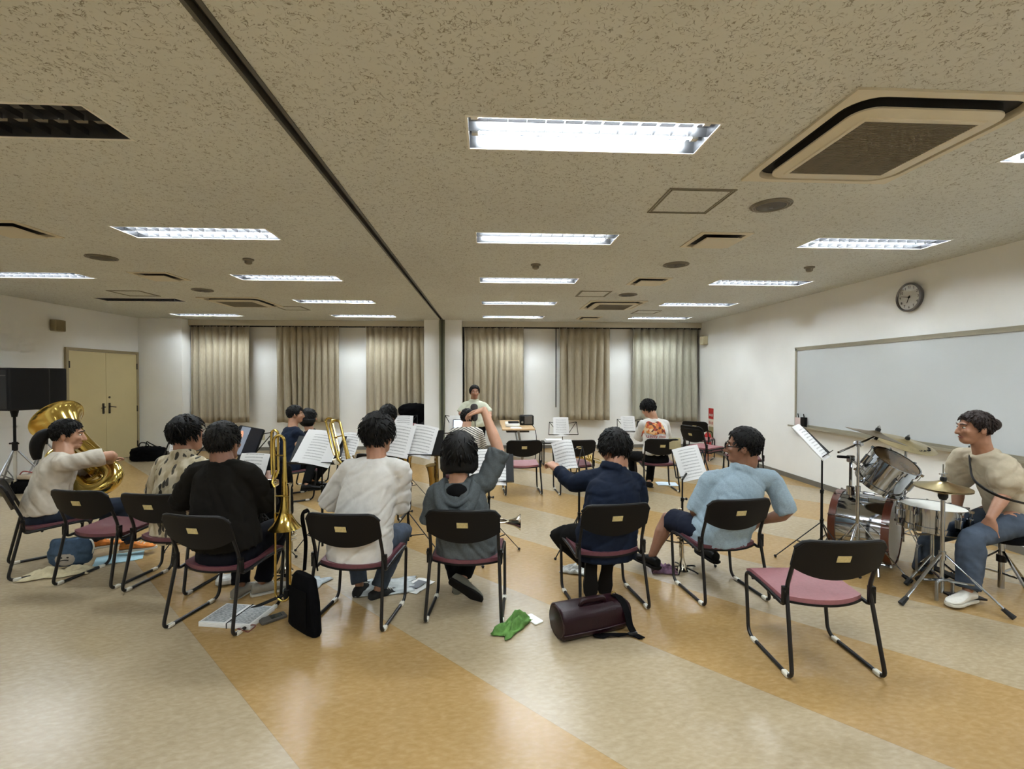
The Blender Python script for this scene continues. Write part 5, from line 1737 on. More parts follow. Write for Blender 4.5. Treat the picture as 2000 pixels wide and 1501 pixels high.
def trombone(M, lab, m=M_BRASS):
    """local: z up, bell mouth down at z=0.55, slide below"""
    o = thing('trombone', (0, 0, 0), lab, 'trombone')
    o.matrix_world = M
    # bell: mouth at z 0.55 pointing down
    pr = bell_prof(0.011, 0.107, 0.5, 16, 7)
    out = MB().lathe(pr + [(0.109, 0.502), (0.106, 0.501)] + [(max(r - 0.004, 0.006), h) for r, h in reversed(pr[3:])], 28, (0, 0.03, 1.05), (0, 0, -1), caps=False)
    out.build('bell', m, o)
    MB().tube([(0, 0.03, 1.0), (0, 0.03, 1.16)] + arc((-0.04, 0.03, 1.16), X, Z, 0.04, 0, 180)[1:] + [(-0.08, 0.03, 0.93), (-0.075, 0.0, 0.87), (-0.055, 0, 0.84)], 0.0105, 10).build('tuning_slide', m, o)
    MB().tube([(-0.1, 0.04, 0.92), (-0.11, 0.05, 1.0), (-0.11, 0.05, 1.21)] + arc((-0.085, 0.05, 1.21), X, Z, 0.025, 180, 0)[1:] + [(-0.06, 0.05, 0.95), (-0.07, 0.03, 0.9)], 0.009, 8).build('attachment_tubing', m, o)
    MB().cyl((-0.085, 0.0, 0.86), (-0.085, 0.06, 0.86), 0.026, 14).cyl((-0.12, 0.03, 0.88), (-0.05, 0.03, 0.88), 0.012, 10).build('rotor_valve', M_SILVER, o)
    for z in (0.78, 0.66):
        MB().cyl((-0.055, 0, z), (0.055, 0, z), 0.0055, 8).build('slide_brace', m, o)
    MB().cyl((-0.08, 0.03, 1.06), (0, 0.03, 1.06), 0.005, 8).build('bell_brace', m, o)
    for sx, zt in ((-1, 0.84), (1, 0.80)):
        MB().cyl((sx * 0.055, 0, zt), (sx * 0.055, 0, 0.6), 0.0075, 10).build('inner_slide', M_SILVER, o)
    MB().tube([(-0.055, 0, 0.66), (-0.055, 0, 0.10)] + arc((0, 0, 0.10), X, Z, 0.055, 180, 360)[1:] + [(0.055, 0, 0.66)], 0.0088, 10).build('outer_slide', m, o)
    MB().lathe([(0.006, 0), (0.008, 0.04), (0.009, 0.055), (0.018, 0.075), (0.019, 0.082), (0.013, 0.078), (0.004, 0.06)], 16, (0.055, 0, 0.79), (0, 0, 1)).build('mouthpiece', M_SILVER, o)
    return o
trombone(frame((-1.432, 3.36, 0.005), (0, 0, 1), (1, -0.15, 0)), 'brass trombone upright on a black peg stand between two chairs')
ts = thing('trombone_stand', (-1.41, 3.39, 0), 'black peg stand holding the upright trombone', 'instrument stand')
MB().cyl((0, 0, 0.10), (0, 0, 0.52), 0.013, 10).build('stand_pole', M_BLACK, ts)
MB().lathe([(0.018, 0.48), (0.03, 0.50), (0.02, 0.62), (0.008, 0.66)], 14).build('bell_peg', M_RUBBER, ts)
MB().cyl((0, 0, 0.06), (0, 0, 0.12), 0.03, 12).build('hub', M_BLACK, ts)
for k in range(3):
    a = R(200 + 120 * k)
    MB().tube([(0, 0, 0.09), (0.26 * math.cos(a), 0.26 * math.sin(a), 0.014)], 0.011, 8).build('leg', M_BLACK, ts)
trombone(frame((-1.084,3.860,0.657), V((-1.268,4.000,1.281)) - V((-1.084,3.860,0.657)), (1, 0.1, 0)) @ Matrix.Translation((0.03, -0.05, -0.56)), 'slanting brass trombone held in front of the white T-shirt player')

def trumpet(M, lab, m):
    """local: z along the bell, mouth at z=0.24"""
    o = thing('trumpet', (0, 0, 0), lab, 'trumpet')
    o.matrix_world = M
    pr = bell_prof(0.0062, 0.061, 0.30, 14, 6)
    MB().lathe(pr + [(0.0625, 0.301)] + [(max(r - 0.002, 0.004), h) for r, h in reversed(pr[4:])], 26, (0, 0, -0.06), Z, caps=False).build('bell', m, o)
    MB().tube([(0, 0, -0.05), (0, 0, -0.14)] + arc((0, 0.045, -0.14), Y, Z, 0.045, 180, 360)[1:] + [(0, 0.09, -0.03)], 0.0062, 10).build('bell_tail', m, o)
    MB().tube([(0.02, 0.0, -0.24), (0.02, 0.0, 0.10)] + arc((0.02, 0.045, 0.10), Y, Z, 0.045, 180, 0)[1:] + [(0.02, 0.09, 0.03)], 0.0058, 10).build('tuning_slide', m, o)
    for k in range(3):
        z = 0.02 - 0.03 * k
        v = MB().cyl((0.01, -0.03, z), (0.01, 0.115, z), 0.0125, 14).build('valve_casing', m, o)
        MB().cyl((0.01, -0.055, z), (0.01, -0.03, z), 0.004, 8).lathe([(0.001, 0), (0.009, 0.0), (0.009, 0.004)], 12, (0.01, -0.06, z), Y).build('finger_button', M_SILVER, v)
        MB().tube([(0.02, 0.03 + 0.025 * k, z), (0.05 + 0.015 * (k == 2), 0.03 + 0.025 * k, z), (0.05 + 0.015 * (k == 2), 0.045 + 0.025 * k, z), (0.02, 0.045 + 0.025 * k, z)], 0.005, 8).build('valve_slide', m, v)
    MB().lathe([(0.005, 0), (0.006, 0.03), (0.012, 0.045), (0.0135, 0.05), (0.009, 0.047), (0.003, 0.035)], 14, (0.02, 0, -0.23), -Z).build('mouthpiece', M_SILVER, o)
    return o
trumpet(frame((1.636,3.860,0.233), (0, 0, -1), (-1, 0.6, 0)), 'silver trumpet standing bell-down on a small floor stand before the polo player', M_SILVER)
def trumpet_stand(p, lab):
    o = thing('trumpet_stand', (p[0], p[1], 0), lab, 'instrument stand')
    MB().cyl((0, 0, 0.02), (0, 0, 0.3), 0.009, 8).build('peg', M_BLACK, o)
    for k in range(5):
        a = R(20 + 72 * k)
        MB().tube(fillet([(0, 0, 0.03), (0.11 * math.cos(a), 0.11 * math.sin(a), 0.018), (0.14 * math.cos(a), 0.14 * math.sin(a), 0.008)], 0.02), 0.006, 6).build('leg', M_BLACK, o)
    return o
p = V((1.636,3.860,0.233))
trumpet_stand(p, 'five-legged trumpet stand before the polo player')
trumpet(frame((-1.62, 3.84, 0.31), (0, 0, -1), (-1, 0.5, 0)), 'silver trumpet standing bell-down before the black T-shirt player', M_SILVER)
trumpet_stand((-1.62, 3.84, 0), 'trumpet stand before the black T-shirt player')
trumpet(frame((0.011,3.580,0.517), (1, -0.05, -0.02), (0, 0, 1)), 'silver trumpet on the lap of the woman in grey, bell pointing right', M_SILVER)
trumpet(frame((1.418,6.520,0.462), (-0.9, 0.15, 0.28), (0, -0.4, 1)), 'brass horn lying on the chair beyond the denim player', M_BRASS)

def tuba(M, lab):
    """local: z along the bell axis, mouth at z=0.50"""
    o = thing('tuba', (0, 0, 0), lab, 'tuba')
    o.matrix_world = M
    pr = bell_prof(0.062, 0.215, 0.52, 18, 4.2)
    MB().lathe(pr + [(0.222, 0.523), (0.222, 0.53), (0.214, 0.528)] + [(r - 0.004, h + 0.002) for r, h in reversed(pr)], 36, (0, 0, 0), Z, caps=False).build('bell', M_BRASS, o)
    # bottom bow from under the bell round to the other branch
    path = [(0, 0, 0.02), (0, 0, -0.12), (0, 0, -0.26)] + arc((0.13, 0, -0.28), X, Z, 0.13, 180, 360, 10)[1:] + [(0.26, 0, -0.1), (0.26, 0, 0.12)] + arc((0.19, 0, 0.13), X, Z, 0.07, 0, 180, 8)[1:] + [(0.12, 0, -0.02), (0.12, 0, -0.2)]
    n = len(path)
    MB().tube(path, [0.064 + 0.014 * math.sin(PI * min(1, k / 9)) - 0.0022 * max(0, k - 9) for k in range(n)], 18).build('outer_branch', M_BRASS, o)
    for j, (x0, x1, z0, z1, y, r) in enumerate(((0.02, 0.2, -0.26, 0.02, -0.085, 0.016), (0.05, 0.23, -0.2, 0.06, -0.09, 0.014), (0.0, 0.14, -0.14, 0.1, -0.10, 0.013), (-0.04, 0.08, -0.24, 0.0, -0.095, 0.013), (0.1, 0.19, -0.3, -0.05, -0.10, 0.013))):
        w = (x1 - x0) / 2
        MB().tube([(x0, y, z1 - w)] + arc((x0 + w, y, z1 - w), X, Z, w, 180, 0, 8)[1:] + [(x1, y, z0 + w)] + arc((x0 + w, y, z0 + w), X, Z, w, 0, -180, 8)[1:-1], r, 10, closed=True).build('valve_tubing', M_BRASS, o)
    for k in range(4):
        v = MB().cyl((0.03 + 0.045 * k, -0.13, -0.16), (0.03 + 0.045 * k, -0.13, 0.02), 0.019, 14).build('valve_casing', M_BRASS_D, o)
        MB().cyl((0.03 + 0.045 * k, -0.13, 0.02), (0.03 + 0.045 * k, -0.13, 0.05), 0.006, 8).lathe([(0.001, 0.0), (0.014, 0.0), (0.014, 0.005)], 12, (0.03 + 0.045 * k, -0.13, 0.05), Z).build('finger_button', M_SILVER, v)
    return o
tuba(frame((-3.792,4.720,0.912), V((-4.296,4.860,1.268)) - V((-3.792,4.720,0.912)), (-0.45, -0.5, -0.45)), 'large brass tuba held by the woman with the ponytail')
lp = MB().tube(spline([(-3.703,4.520,1.046), (-3.681,4.560,0.993), (-3.650,4.600,0.929), (-3.629,4.660,0.861)], 5), 0.009, 8)
lo = lp.build('leadpipe', M_BRASS)
mp = MB().lathe([(0.006, 0), (0.008, 0.03), (0.017, 0.05), (0.018, 0.06)], 14, (-3.698,4.520,1.041), V((-3.704,4.500,1.058)) - V((-3.692,4.540,1.019))).build('mouthpiece', M_SILVER)
tb_o = [o for o in COL.objects if o.name == 'tuba'][0]
bpy.context.view_layer.update()
for q in (lo, mp):
    q.data.transform(tb_o.matrix_world.inverted())
    q.parent = tb_o

def sax(M, lab):
    """local: z up the body tube"""
    o = thing('saxophone', (0, 0, 0), lab, 'saxophone')
    o.matrix_world = M
    path = [(0, 0, 0.42), (0, 0, 0.2), (0, 0, 0.0), (0, 0, -0.08)] + arc((0.055, 0, -0.09), X, Z, 0.055, 180, 360, 8)[1:] + [(0.115, 0, 0.0), (0.13, 0, 0.08), (0.14, 0, 0.13), (0.147, 0, 0.16)]
    rad = [0.012, 0.019, 0.026, 0.028] + [0.029 + 0.001 * k for k in range(8)] + [0.04, 0.046, 0.055, 0.066]
    MB().tube(path, rad, 16).build('body_tube', M_BRASS_D, o)
    MB().tube(spline([(0, 0, 0.42), (-0.005, 0, 0.47), (-0.05, 0, 0.51), (-0.12, 0, 0.50)], 5), 0.010, 10).build('neck', M_BRASS, o)
    MB().tube([(-0.11, 0, 0.502), (-0.16, 0, 0.495), (-0.19, 0, 0.485)], [0.013, 0.012, 0.006], 10).build('mouthpiece', M_BLACK, o)
    for k in range(9):
        z = 0.36 - 0.05 * k
        MB().lathe([(0.001, 0.006), (0.016, 0.005), (0.017, 0.0)], 12, (0, -0.02 - 0.001 * k, z), -Y).build('key_cup', M_BRASS, o)
    for x in (-0.014, 0.016):
        MB().cyl((x, -0.026, -0.05), (x, -0.02, 0.36), 0.0035, 6).build('key_rod', M_BRASS, o)
    return o
sax(frame((-0.632,5.900,0.384), (0.0, 0.05, 1), (-0.35, -0.8, 0)), 'brass saxophone beside the striped-jersey player, behind the bob-haired woman')
sax(frame((-1.007,5.500,0.519), (-0.25, 0.1, 1), (0.8, -0.5, 0)), 'brass saxophone whose bell shows under the two open scores')

# ---------------------------------------------------------------- drum kit
def drum(name, center, axis, radius, depth, lab, hoop=M_CHROME, shell=M_CHROME, head_m=None, lugs=8, hoop_w=0.028, hoop_r=0.010, xdir=(1, 0, 0.01), cat='drum'):
    o = thing(name, (0, 0, 0), lab, cat)
    o.matrix_world = frame(center, axis, xdir)
    h = depth / 2
    MB().lathe([(radius, -h), (radius, h)], 48, caps=False).build('shell', shell, o)
    for s in (-1, 1):
        MB().lathe([(0.001, s * (h + 0.006)), (radius - 0.004, s * (h + 0.006)), (radius + 0.002, s * h)], 48).build('drum_head', head_m or mat('coated_head', (222, 220, 212), 0.55, var=0.03, scale=12), o)
        MB().lathe([(radius + 0.001, s * (h + hoop_r)), (radius + 0.012, s * (h + hoop_r)), (radius + 0.012, s * (h - hoop_w)), (radius + 0.003, s * (h - hoop_w))], 48, caps=False).build('hoop', hoop, o)
    for k in range(lugs):
        a = 2 * PI * (k + 0.5) / lugs
        c = V((math.cos(a), math.sin(a), 0)) * (radius + 0.014)
        lg = MB().rbox(c, (0.03, 0.022, min(0.09, depth * 0.4)), 0.006, Matrix.Rotation(a, 3, 'Z')).build('lug', M_CHROME, o)
        c2 = V((math.cos(a), math.sin(a), 0)) * (radius + 0.02)
        MB().cyl(c2 - Z * (h + 0.004), c2 + Z * (h + 0.004), 0.0032, 6).build('tension_rod', M_CHROME, lg)
        for s in (-1, 1):
            MB().box(c2 + Z * s * (h + 0.004), (0.022, 0.012, 0.018), Matrix.Rotation(a, 3, 'Z')).build('claw', M_CHROME, lg, smooth=False)
    return o
M_HOOPW = mat('mahogany_hoop', (88, 40, 22), 0.3, var=0.2, scale=6, coat=0.4, aniso=(1, 1, 8))
M_CLEARH = mat('smoky_head', (92, 74, 52), 0.18, var=0.2, scale=5)
bc = V((3.337,3.980,0.251))
drum('bass_drum', (bc.x, bc.y, 0.305), (0.616, -0.788, 0), 0.275, 0.40, 'chrome bass drum with mahogany hoops lying on its side', M_HOOPW, lugs=8, hoop_w=0.04, hoop_r=0.014, xdir=(0, 0, 1))
bs = thing('bass_drum_spurs', (bc.x, bc.y, 0), 'steel spur legs propping the bass drum', 'drum hardware')
for s in (-1, 1):
    MB().tube([(-0.1, s * 0.24, 0.2), (-0.2, s * 0.38, 0.012)], 0.009, 8).build('spur', M_CHROME, bs)
tc = V((3.303,3.720,0.831))
drum('tom_drum', tc, (0.2, -0.5, 0.84), 0.165, 0.24, 'chrome tom drum tilted over the bass drum', head_m=M_CLEARH, lugs=6, xdir=(0.6, 0.5, 0))
th = thing('tom_holder', (bc.x - 0.02, bc.y, 0.56), 'chrome tube holding the tilted tom over the bass drum', 'drum hardware')
a = V((bc.x - 0.02, bc.y, 0.56))
MB().tube([(-0.12, 0, 0.0), (-0.12, 0, 0.34), tc - a - V((0.16, -0.02, 0.0))], 0.013, 8).build('holder_tube', M_CHROME, th)
MB().rbox((-0.12, 0, 0.06), (0.05, 0.05, 0.08), 0.01).rbox((-0.12, 0, 0.34), (0.05, 0.05, 0.06), 0.01).build('holder_clamp', M_CHROME, th)
MB().cyl((-0.24, 0, 0.36), (-0.1, 0, 0.35), 0.012, 8).build('wing_screw', M_BLACK, th)
sn = V((3.501,3.520,0.521))
drum('snare_drum', sn, (0.03, 0.0, 1), 0.205, 0.16, 'chrome snare drum with a white head beside the drummer\'s knee', lugs=10)
ss = thing('snare_stand', (sn.x, sn.y, 0), 'chrome tripod stand under the snare drum', 'drum hardware')
MB().cyl((0, 0, 0.1), (0, 0, sn.z - 0.12), 0.014, 10).build('stand_tube', M_CHROME, ss)
for k in range(3):
    a = R(70 + 120 * k)
    d = V((math.cos(a), math.sin(a), 0))
    MB().tube(fillet([V((0, 0, sn.z - 0.14)), d * 0.16 + V((0, 0, sn.z - 0.13)), d * 0.2 + V((0, 0, sn.z - 0.08))], 0.03), 0.008, 8).build('basket_arm', M_CHROME, ss)
    lg = MB().tube([V((0, 0, 0.22)), d * 0.24 + V((0, 0, 0.03))], 0.008, 8).build('leg', M_CHROME, ss)
    MB().cyl(d * 0.22 + V((0, 0, 0.045)), d * 0.26 + V((0, 0, 0.01)), 0.016, 8).build('rubber_foot', M_RUBBER, lg)
M_CYM = mat('cymbal_bronze', (186, 170, 128), 0.28, 1.0, var=0.12, scale=18)
M_CYM2 = mat('cymbal_bronze_dark', (104, 88, 62), 0.35, 1.0, var=0.15, scale=18)
def cymbal(c, axis, r, lab, m=M_CYM, pair=False, mark=False):
    o = thing('cymbal', (0, 0, 0), lab, 'cymbal')
    o.matrix_world = frame(c, axis, (1, 0.2, 0))
    pr = [(0.006, 0.022), (0.02, 0.021), (0.045, 0.010), (0.06, 0.004), (r * 0.6, -0.008), (r, -0.024), (r, -0.0255), (r * 0.6, -0.0095), (0.06, 0.0025), (0.045, 0.0085), (0.006, 0.0205)]
    MB().lathe(pr, 48, caps=False).build('plate', m, o)
    if pair:
        MB().lathe([(q, -z - 0.06) for q, z in pr], 48, caps=False).build('bottom_plate', m, o)
    MB().lathe([(0.018, 0.02), (0.02, 0.028), (0.018, 0.045), (0.01, 0.05)], 12).build('felt', M_RUBBER, o)
    MB().cyl((0, 0, 0.0), (0, 0, 0.07), 0.005, 8).lathe([(0.012, 0.05), (0.012, 0.062), (0.004, 0.064)], 10).build('wing_nut', M_CHROME, o)
    if mark:
        for k, (a0, a1) in enumerate(((0.2, 0.62), (0.75, 1.0), (1.1, 1.5))):
            pts = [V((r * 0.72 * math.cos(a0 + (a1 - a0) * i / 8 - 2.1), r * 0.72 * math.sin(a0 + (a1 - a0) * i / 8 - 2.1), -0.0115 + 0.001)) for i in range(9)]
            pts = [p + p.normalized() * 0.012 * math.sin(i * 1.6 + k) for i, p in enumerate(pts)]
            MB().tube(pts, 0.0035, 6, flat=0.4).build('ink_mark', M_BLACK, o)
    return o
c1 = V((3.259,3.780,1.146))
cymbal(c1, (0.27, -0.13, 0.95), 0.22, 'darker crash cymbal tilted edge-on on the left boom stand', M_CYM2)
c2 = V((3.837,4.120,1.028))
cymbal(c2, (0.10, -0.30, 0.95), 0.235, 'large bright ride cymbal behind the crash cymbal', M_CYM, mark=True)
c3 = V((3.281,3.220,0.850))
cymbal(c3, (0.0, -0.04, 1), 0.165, 'pair of hi-hat cymbals on their stand before the drummer', M_CYM, pair=True)
def tripod(o, h, spread, spin, m=M_CHROME, r=0.009, two=True):
    for k in range(3):
        a = R(spin + 120 * k)
        d = V((math.cos(a), math.sin(a), 0))
        lg = MB().tube([d * 0.015 + V((0, 0, h)), d * spread + V((0, 0, 0.03))], r, 8, flat=0.6).build('leg', m, o)
        MB().tube([d * 0.015 + V((0, 0, h * 0.45)), d * spread * 0.5 + V((0, 0, h * 0.5))], r * 0.7, 6).build('leg_strut', m, lg)
        MB().cyl(d * (spread - 0.035) + V((0, 0, 0.055)), d * (spread + 0.02) + V((0, 0, 0.012)), 0.014, 8, 0.019).build('rubber_foot', M_RUBBER, lg)
# hi-hat stand
hh = thing('hi_hat_stand', (c3.x, c3.y, 0), 'chrome hi-hat stand with pedal on splayed legs', 'cymbal stand')
MB().cyl((0, 0, 0.06), (0, 0, c3.z - 0.12), 0.0135, 12).build('lower_tube', M_CHROME, hh)
MB().cyl((0, 0, c3.z - 0.13), (0, 0, c3.z + 0.14), 0.004, 8).build('pull_rod', M_CHROME, hh)
MB().lathe([(0.02, 0.0), (0.03, 0.02), (0.03, 0.04), (0.014, 0.05)], 12, (0, 0, c3.z - 0.115)).build('cymbal_seat', M_RUBBER, hh)
MB().cyl((0, 0, c3.z + 0.02), (0, 0, c3.z + 0.07), 0.011, 10).tube([(-0.03, 0, c3.z + 0.07), (0.03, 0, c3.z + 0.07)], 0.005, 6).build('clutch', M_CHROME, hh)
MB().cyl((0, 0, 0.30), (0, 0, 0.36), 0.022, 12).build('leg_collar', M_CHROME, hh)
tripod(hh, 0.34, 0.34, -52, r=0.012)
pd = MB().tube(fillet([(-0.06, -0.02, 0.012), (-0.06, -0.02, 0.16), (0.06, -0.02, 0.16), (0.06, -0.02, 0.012)], 0.03), 0.012, 8, flat=0.7)
pd.build('pedal_frame', M_STEEL, hh)
MB().box((0.14, -0.03, 0.045), (0.26, 0.085, 0.012), Matrix.Rotation(R(6), 3, 'Y')).build('footboard', M_BLACK, hh, smooth=False)
# crash boom stand
bp = V((3.022,3.684,0.000))
bm_ = thing('boom_cymbal_stand', (bp.x, bp.y, 0), 'chrome boom cymbal stand left of the tom drum', 'cymbal stand')
MB().cyl((0, 0, 0.1), (0, 0, 0.7), 0.0135, 12).build('lower_tube', M_CHROME, bm_)
MB().cyl((0, 0, 0.65), (0, 0, 1.08), 0.010, 12).build('upper_tube', M_CHROME, bm_)
MB().cyl((0, 0, 0.68), (0, 0, 0.73), 0.019, 12).build('height_clamp', M_CHROME, bm_)
MB().cyl((0, 0, 1.05), (0, 0, 1.10), 0.02, 12).cyl((0, -0.04, 1.075), (0, 0.04, 1.075), 0.014, 10).build('tilter_clamp', M_CHROME, bm_)
e = c1 - bp - V((0, 0, 0.02))
dd = (e - V((0, 0, 1.075))).normalized()
MB().tube([V((0, 0, 1.075)) - dd * 0.27, e], 0.008, 8).build('boom_arm', M_CHROME, bm_)
MB().cyl(e - V((0.012, 0, 0.03)), e + V((0.01, 0, 0.0)), 0.014, 10).build('cymbal_tilter', M_BLACK, bm_)
tripod(bm_, 0.42, 0.33, -30)
# ride stand
rd = thing('ride_cymbal_stand', (c2.x, c2.y + 0.02, 0), 'chrome straight cymbal stand behind the bass drum', 'cymbal stand')
MB().cyl((0, 0, 0.1), (0, -0.02, c2.z), 0.011, 12).build('stand_tube', M_CHROME, rd)
tripod(rd, 0.4, 0.3, 20)
# bass drum pedal
bpd = V((bc.x + 0.24, bc.y - 0.30, 0))
bd = thing('bass_drum_pedal', bpd, 'dark bass drum pedal at the right side of the bass drum', 'drum pedal', R(-60))
MB().tube(fillet([(-0.02, -0.06, 0.012), (-0.02, -0.06, 0.22), (-0.02, 0.06, 0.22), (-0.02, 0.06, 0.012)], 0.02), 0.009, 8).build('pedal_frame', M_STEEL, bd)
MB().box((0.13, 0, 0.06), (0.28, 0.085, 0.012), Matrix.Rotation(R(14), 3, 'Y')).build('footboard', M_BLACK, bd, smooth=False)
MB().tube([(-0.02, 0, 0.21), (-0.10, 0, 0.36)], 0.004, 6).ell((-0.105, 0, 0.37), (0.025, 0.03, 0.03), n=10, m=6).build('beater', M_WHITE, bd)
# throne
tp = V((3.894,3.358,0.000))
tr_ = thing('drum_throne', (tp.x, tp.y, 0), 'drum stool with chrome column under the drummer', 'drum stool')
MB().cyl((0, 0, 0.02), (0, 0, 0.40), 0.02, 12).build('column', M_CHROME, tr_)
MB().cyl((0, 0, 0.22), (0, 0, 0.27), 0.03, 12).build('column_clamp', M_BLACK, tr_)
MB().lathe([(0.03, 0.38), (0.15, 0.39), (0.17, 0.40), (0.17, 0.43), (0.15, 0.45), (0.001, 0.452)], 28).build('round_seat', M_DARK, tr_)
tripod(tr_, 0.3, 0.3, 15, r=0.011)
# ---------------------------------------------------------------- loudspeakers and bags at the left
def pa(loc, rz, lab, w=0.66, d=0.5, h=0.58, sx=0.0):
    o = thing('loudspeaker', loc, lab, 'speaker', rz)
    MB().rbox((sx, 0, h / 2), (w, d, h), 0.03).build('cabinet', M_BLACK, o)
    MB().box((sx, -d / 2 - 0.004, h * 0.5), (w * 0.9, 0.008, h * 0.9)).build('front_grille', mat('black_perforated_grille', (15, 15, 16), 0.6, var=0.2, scale=150), o, smooth=False)
    MB().box((sx, -d / 2 - 0.01, h * 0.82), (w * 0.86, 0.006, 0.012)).build('grille_bar', M_SPK, o, smooth=False)
    return o
def pa_stand(p, top, lab):
    o = thing('speaker_stand', p, lab, 'speaker stand')
    MB().cyl((0, 0, 0.1), (0, 0, 0.62), 0.021, 12).build('lower_tube', mat('bright_aluminium', (214, 214, 210), 0.3, 0.9), o)
    MB().cyl((0, 0, 0.6), (0, 0, top), 0.017, 12).build('upper_tube', M_BLACK, o)
    MB().cyl((0, 0, 0.60), (0, 0, 0.72), 0.032, 12).tube([(-0.07, 0, 0.7), (0.05, 0, 0.7)], 0.012, 8).build('collar', M_BLACK, o)
    MB().cyl((0, 0, top - 0.1), (0, 0, top - 0.0), 0.03, 12, 0.05).build('top_hat', M_BLACK, o)
    for k in range(3):
        a = R(35 + 120 * k)
        d = V((math.cos(a), math.sin(a), 0))
        l = MB().tube([d * 0.03 + V((0, 0, 0.6)), d * 0.42 + V((0, 0, 0.02))], 0.012, 8).build('leg', M_STEEL, o)
        MB().tube([d * 0.02 + V((0, 0, 0.2)), d * 0.22 + V((0, 0, 0.31))], 0.008, 6).build('leg_strut', M_STEEL, l)
    return o
sp = V((-6.573,6.900,1.168))
pa_stand((sp.x, sp.y, 0), 1.17, 'tripod stand with bright aluminium tube under the left loudspeaker')
pa((sp.x, sp.y, 1.17), R(-12), 'large black loudspeaker cut by the left picture edge', w=0.6, sx=-0.02)
sp2 = V((-6.747,7.550,1.125))
pa_stand((sp2.x, sp2.y, 0), 1.14, 'second tripod stand right behind the first loudspeaker')
pa((sp2.x, sp2.y, 1.14), R(-5), 'second black loudspeaker half hidden behind the first', w=0.36, d=0.36, h=0.62)

def soft_bag(name, c, d, rz, lab, m=M_DARK, wr=0.012, handles=True):
    o = thing(name, c, lab, 'bag', rz)
    mb = MB()
    mb.rings([sup(V((0, 0, d[2] * t)), V((d[0] / 2 * a, 0, 0)), V((0, d[1] / 2 * a, 0)), 18, 3.2) for t, a in ((0.01, 0.9), (0.12, 1.0), (0.55, 1.0), (0.85, 0.92), (0.97, 0.6), (1.0, 0.3))])
    remesh(mb, 0.014, 'bag_body', m, o, 2, wr)
    if handles:
        for s in (-1, 1):
            MB().tube(spline([(-0.12, s * d[1] * 0.3, d[2] * 0.9), (-0.09, s * d[1] * 0.25, d[2] + 0.08), (0.0, s * d[1] * 0.1, d[2] + 0.06), (0.1, s * d[1] * 0.3, d[2] * 0.9)], 5), 0.011, 8).build('handle', M_BLACK, o)
        MB().box((0, 0, d[2] * 0.985), (d[0] * 0.6, 0.012, 0.012)).build('zip', M_STEEL, o, smooth=False)
    return o
p = V((-6.641,9.482,0.000))
soft_bag('holdall_bag', (p.x, p.y + 0.1, 0), (0.62, 0.34, 0.27), 0, 'black holdall bag on the floor by the double doors')
MB().tube(spline([(-6.354,9.467,0.000), (-7.411,10.388,0.000), (-7.488,10.002,0.000), (-7.434,9.249,0.000)], 5), 0.008, 6).build('floor_cable', M_RUBBER, label='black cable along the wall under the double doors', cat='cable')
p = V((-6.462,6.938,0.000))
soft_bag('floppy_bag', (p.x, p.y + 0.1, 0), (0.46, 0.34, 0.2), R(10), 'black floppy bag on the floor behind the tuba player', handles=False)
o = thing('pouch', (p.x + 0.05, p.y + 0.05, 0.19), 'pale pouch with red strap lying on the floppy bag', 'pouch')
MB().rbox((0, 0, 0.035), (0.3, 0.22, 0.06), 0.05).build('pouch_body', cloth('pale_canvas', (176, 160, 140)), o)
MB().tube(spline([(-0.14, -0.05, 0.06), (-0.05, -0.09, 0.12), (0.06, -0.08, 0.10), (0.14, -0.02, 0.07)], 6), 0.008, 6).build('red_strap', mat('faded_red', (140, 62, 56), 0.8), o)
# black case beside the woman in navy
p = V((-2.380,5.400,0.594))
soft_bag('gig_bag', (p.x, p.y, 0), (0.36, 0.22, 0.72), R(10), 'tall black instrument bag standing left of the woman in navy', handles=False)

# ---------------------------------------------------------------- things on the floor of the front row
# burgundy case
cs = thing('instrument_case', (0.683,2.863,0.000), 'burgundy leather trumpet case lying on the floor behind the denim player', 'instrument case', R(17))
cs.location = (0.665, 2.965, 0)
rs = []
L = 0.50
for t, k in ((-0.5, 0.90), (-0.49, 0.97), (-0.47, 1.0), (0.0, 1.0), (0.36, 0.96), (0.44, 0.90), (0.485, 0.76), (0.5, 0.5)):
    c = V((t * L, 0.0, 0.095))
    rs.append(sup(c, V((0, 0.105 * k, 0)), V((0, 0, 0.093 * k)), 22, 4.0))
M_BURG = mat('burgundy_leather', (30, 9, 16), 0.34, var=0.2, scale=10, bump=0.25, bscale=120, spec=0.25)
MB().rings(rs).build('case_body', M_BURG, cs)
sm = MB()
sm.tube([V((-0.245, 0.102 * math.cos(a), 0.095 + 0.09 * math.sin(a))) for a in [2 * PI * k / 24 for k in range(24)]], 0.006, 6, closed=True)
sm.tube([(-0.245, -0.105, 0.055), (0.0, -0.108, 0.055), (0.22, -0.10, 0.06)], 0.004, 6)
sm.build('piping', mat('burgundy_piping', (38, 14, 22), 0.4), cs)
MB().tube(fillet([(-0.10, -0.035, 0.185), (-0.09, -0.04, 0.215), (0.06, -0.04, 0.215), (0.07, -0.035, 0.185)], 0.02), 0.014, 8, flat=1.3).build('carry_handle', M_BURG, cs)
MB().slab([[(-0.12, -0.055, 0.186), (0.12, -0.055, 0.187)], [(-0.12, -0.095, 0.155), (0.12, -0.095, 0.156)]], 0.008).build('front_flap', M_BURG, cs, smooth=False)
g = []
for q in ((0.15, 0.02, 0.19), (0.16, -0.03, 0.196), (0.165, -0.08, 0.175), (0.17, -0.118, 0.12), (0.175, -0.13, 0.06), (0.19, -0.16, 0.012), (0.21, -0.21, 0.01)):
    g.append([(q[0], q[1], q[2]), (q[0] + 0.045, q[1], q[2])])
st = MB().slab(g, 0.006).build('shoulder_strap', M_DARK, cs)
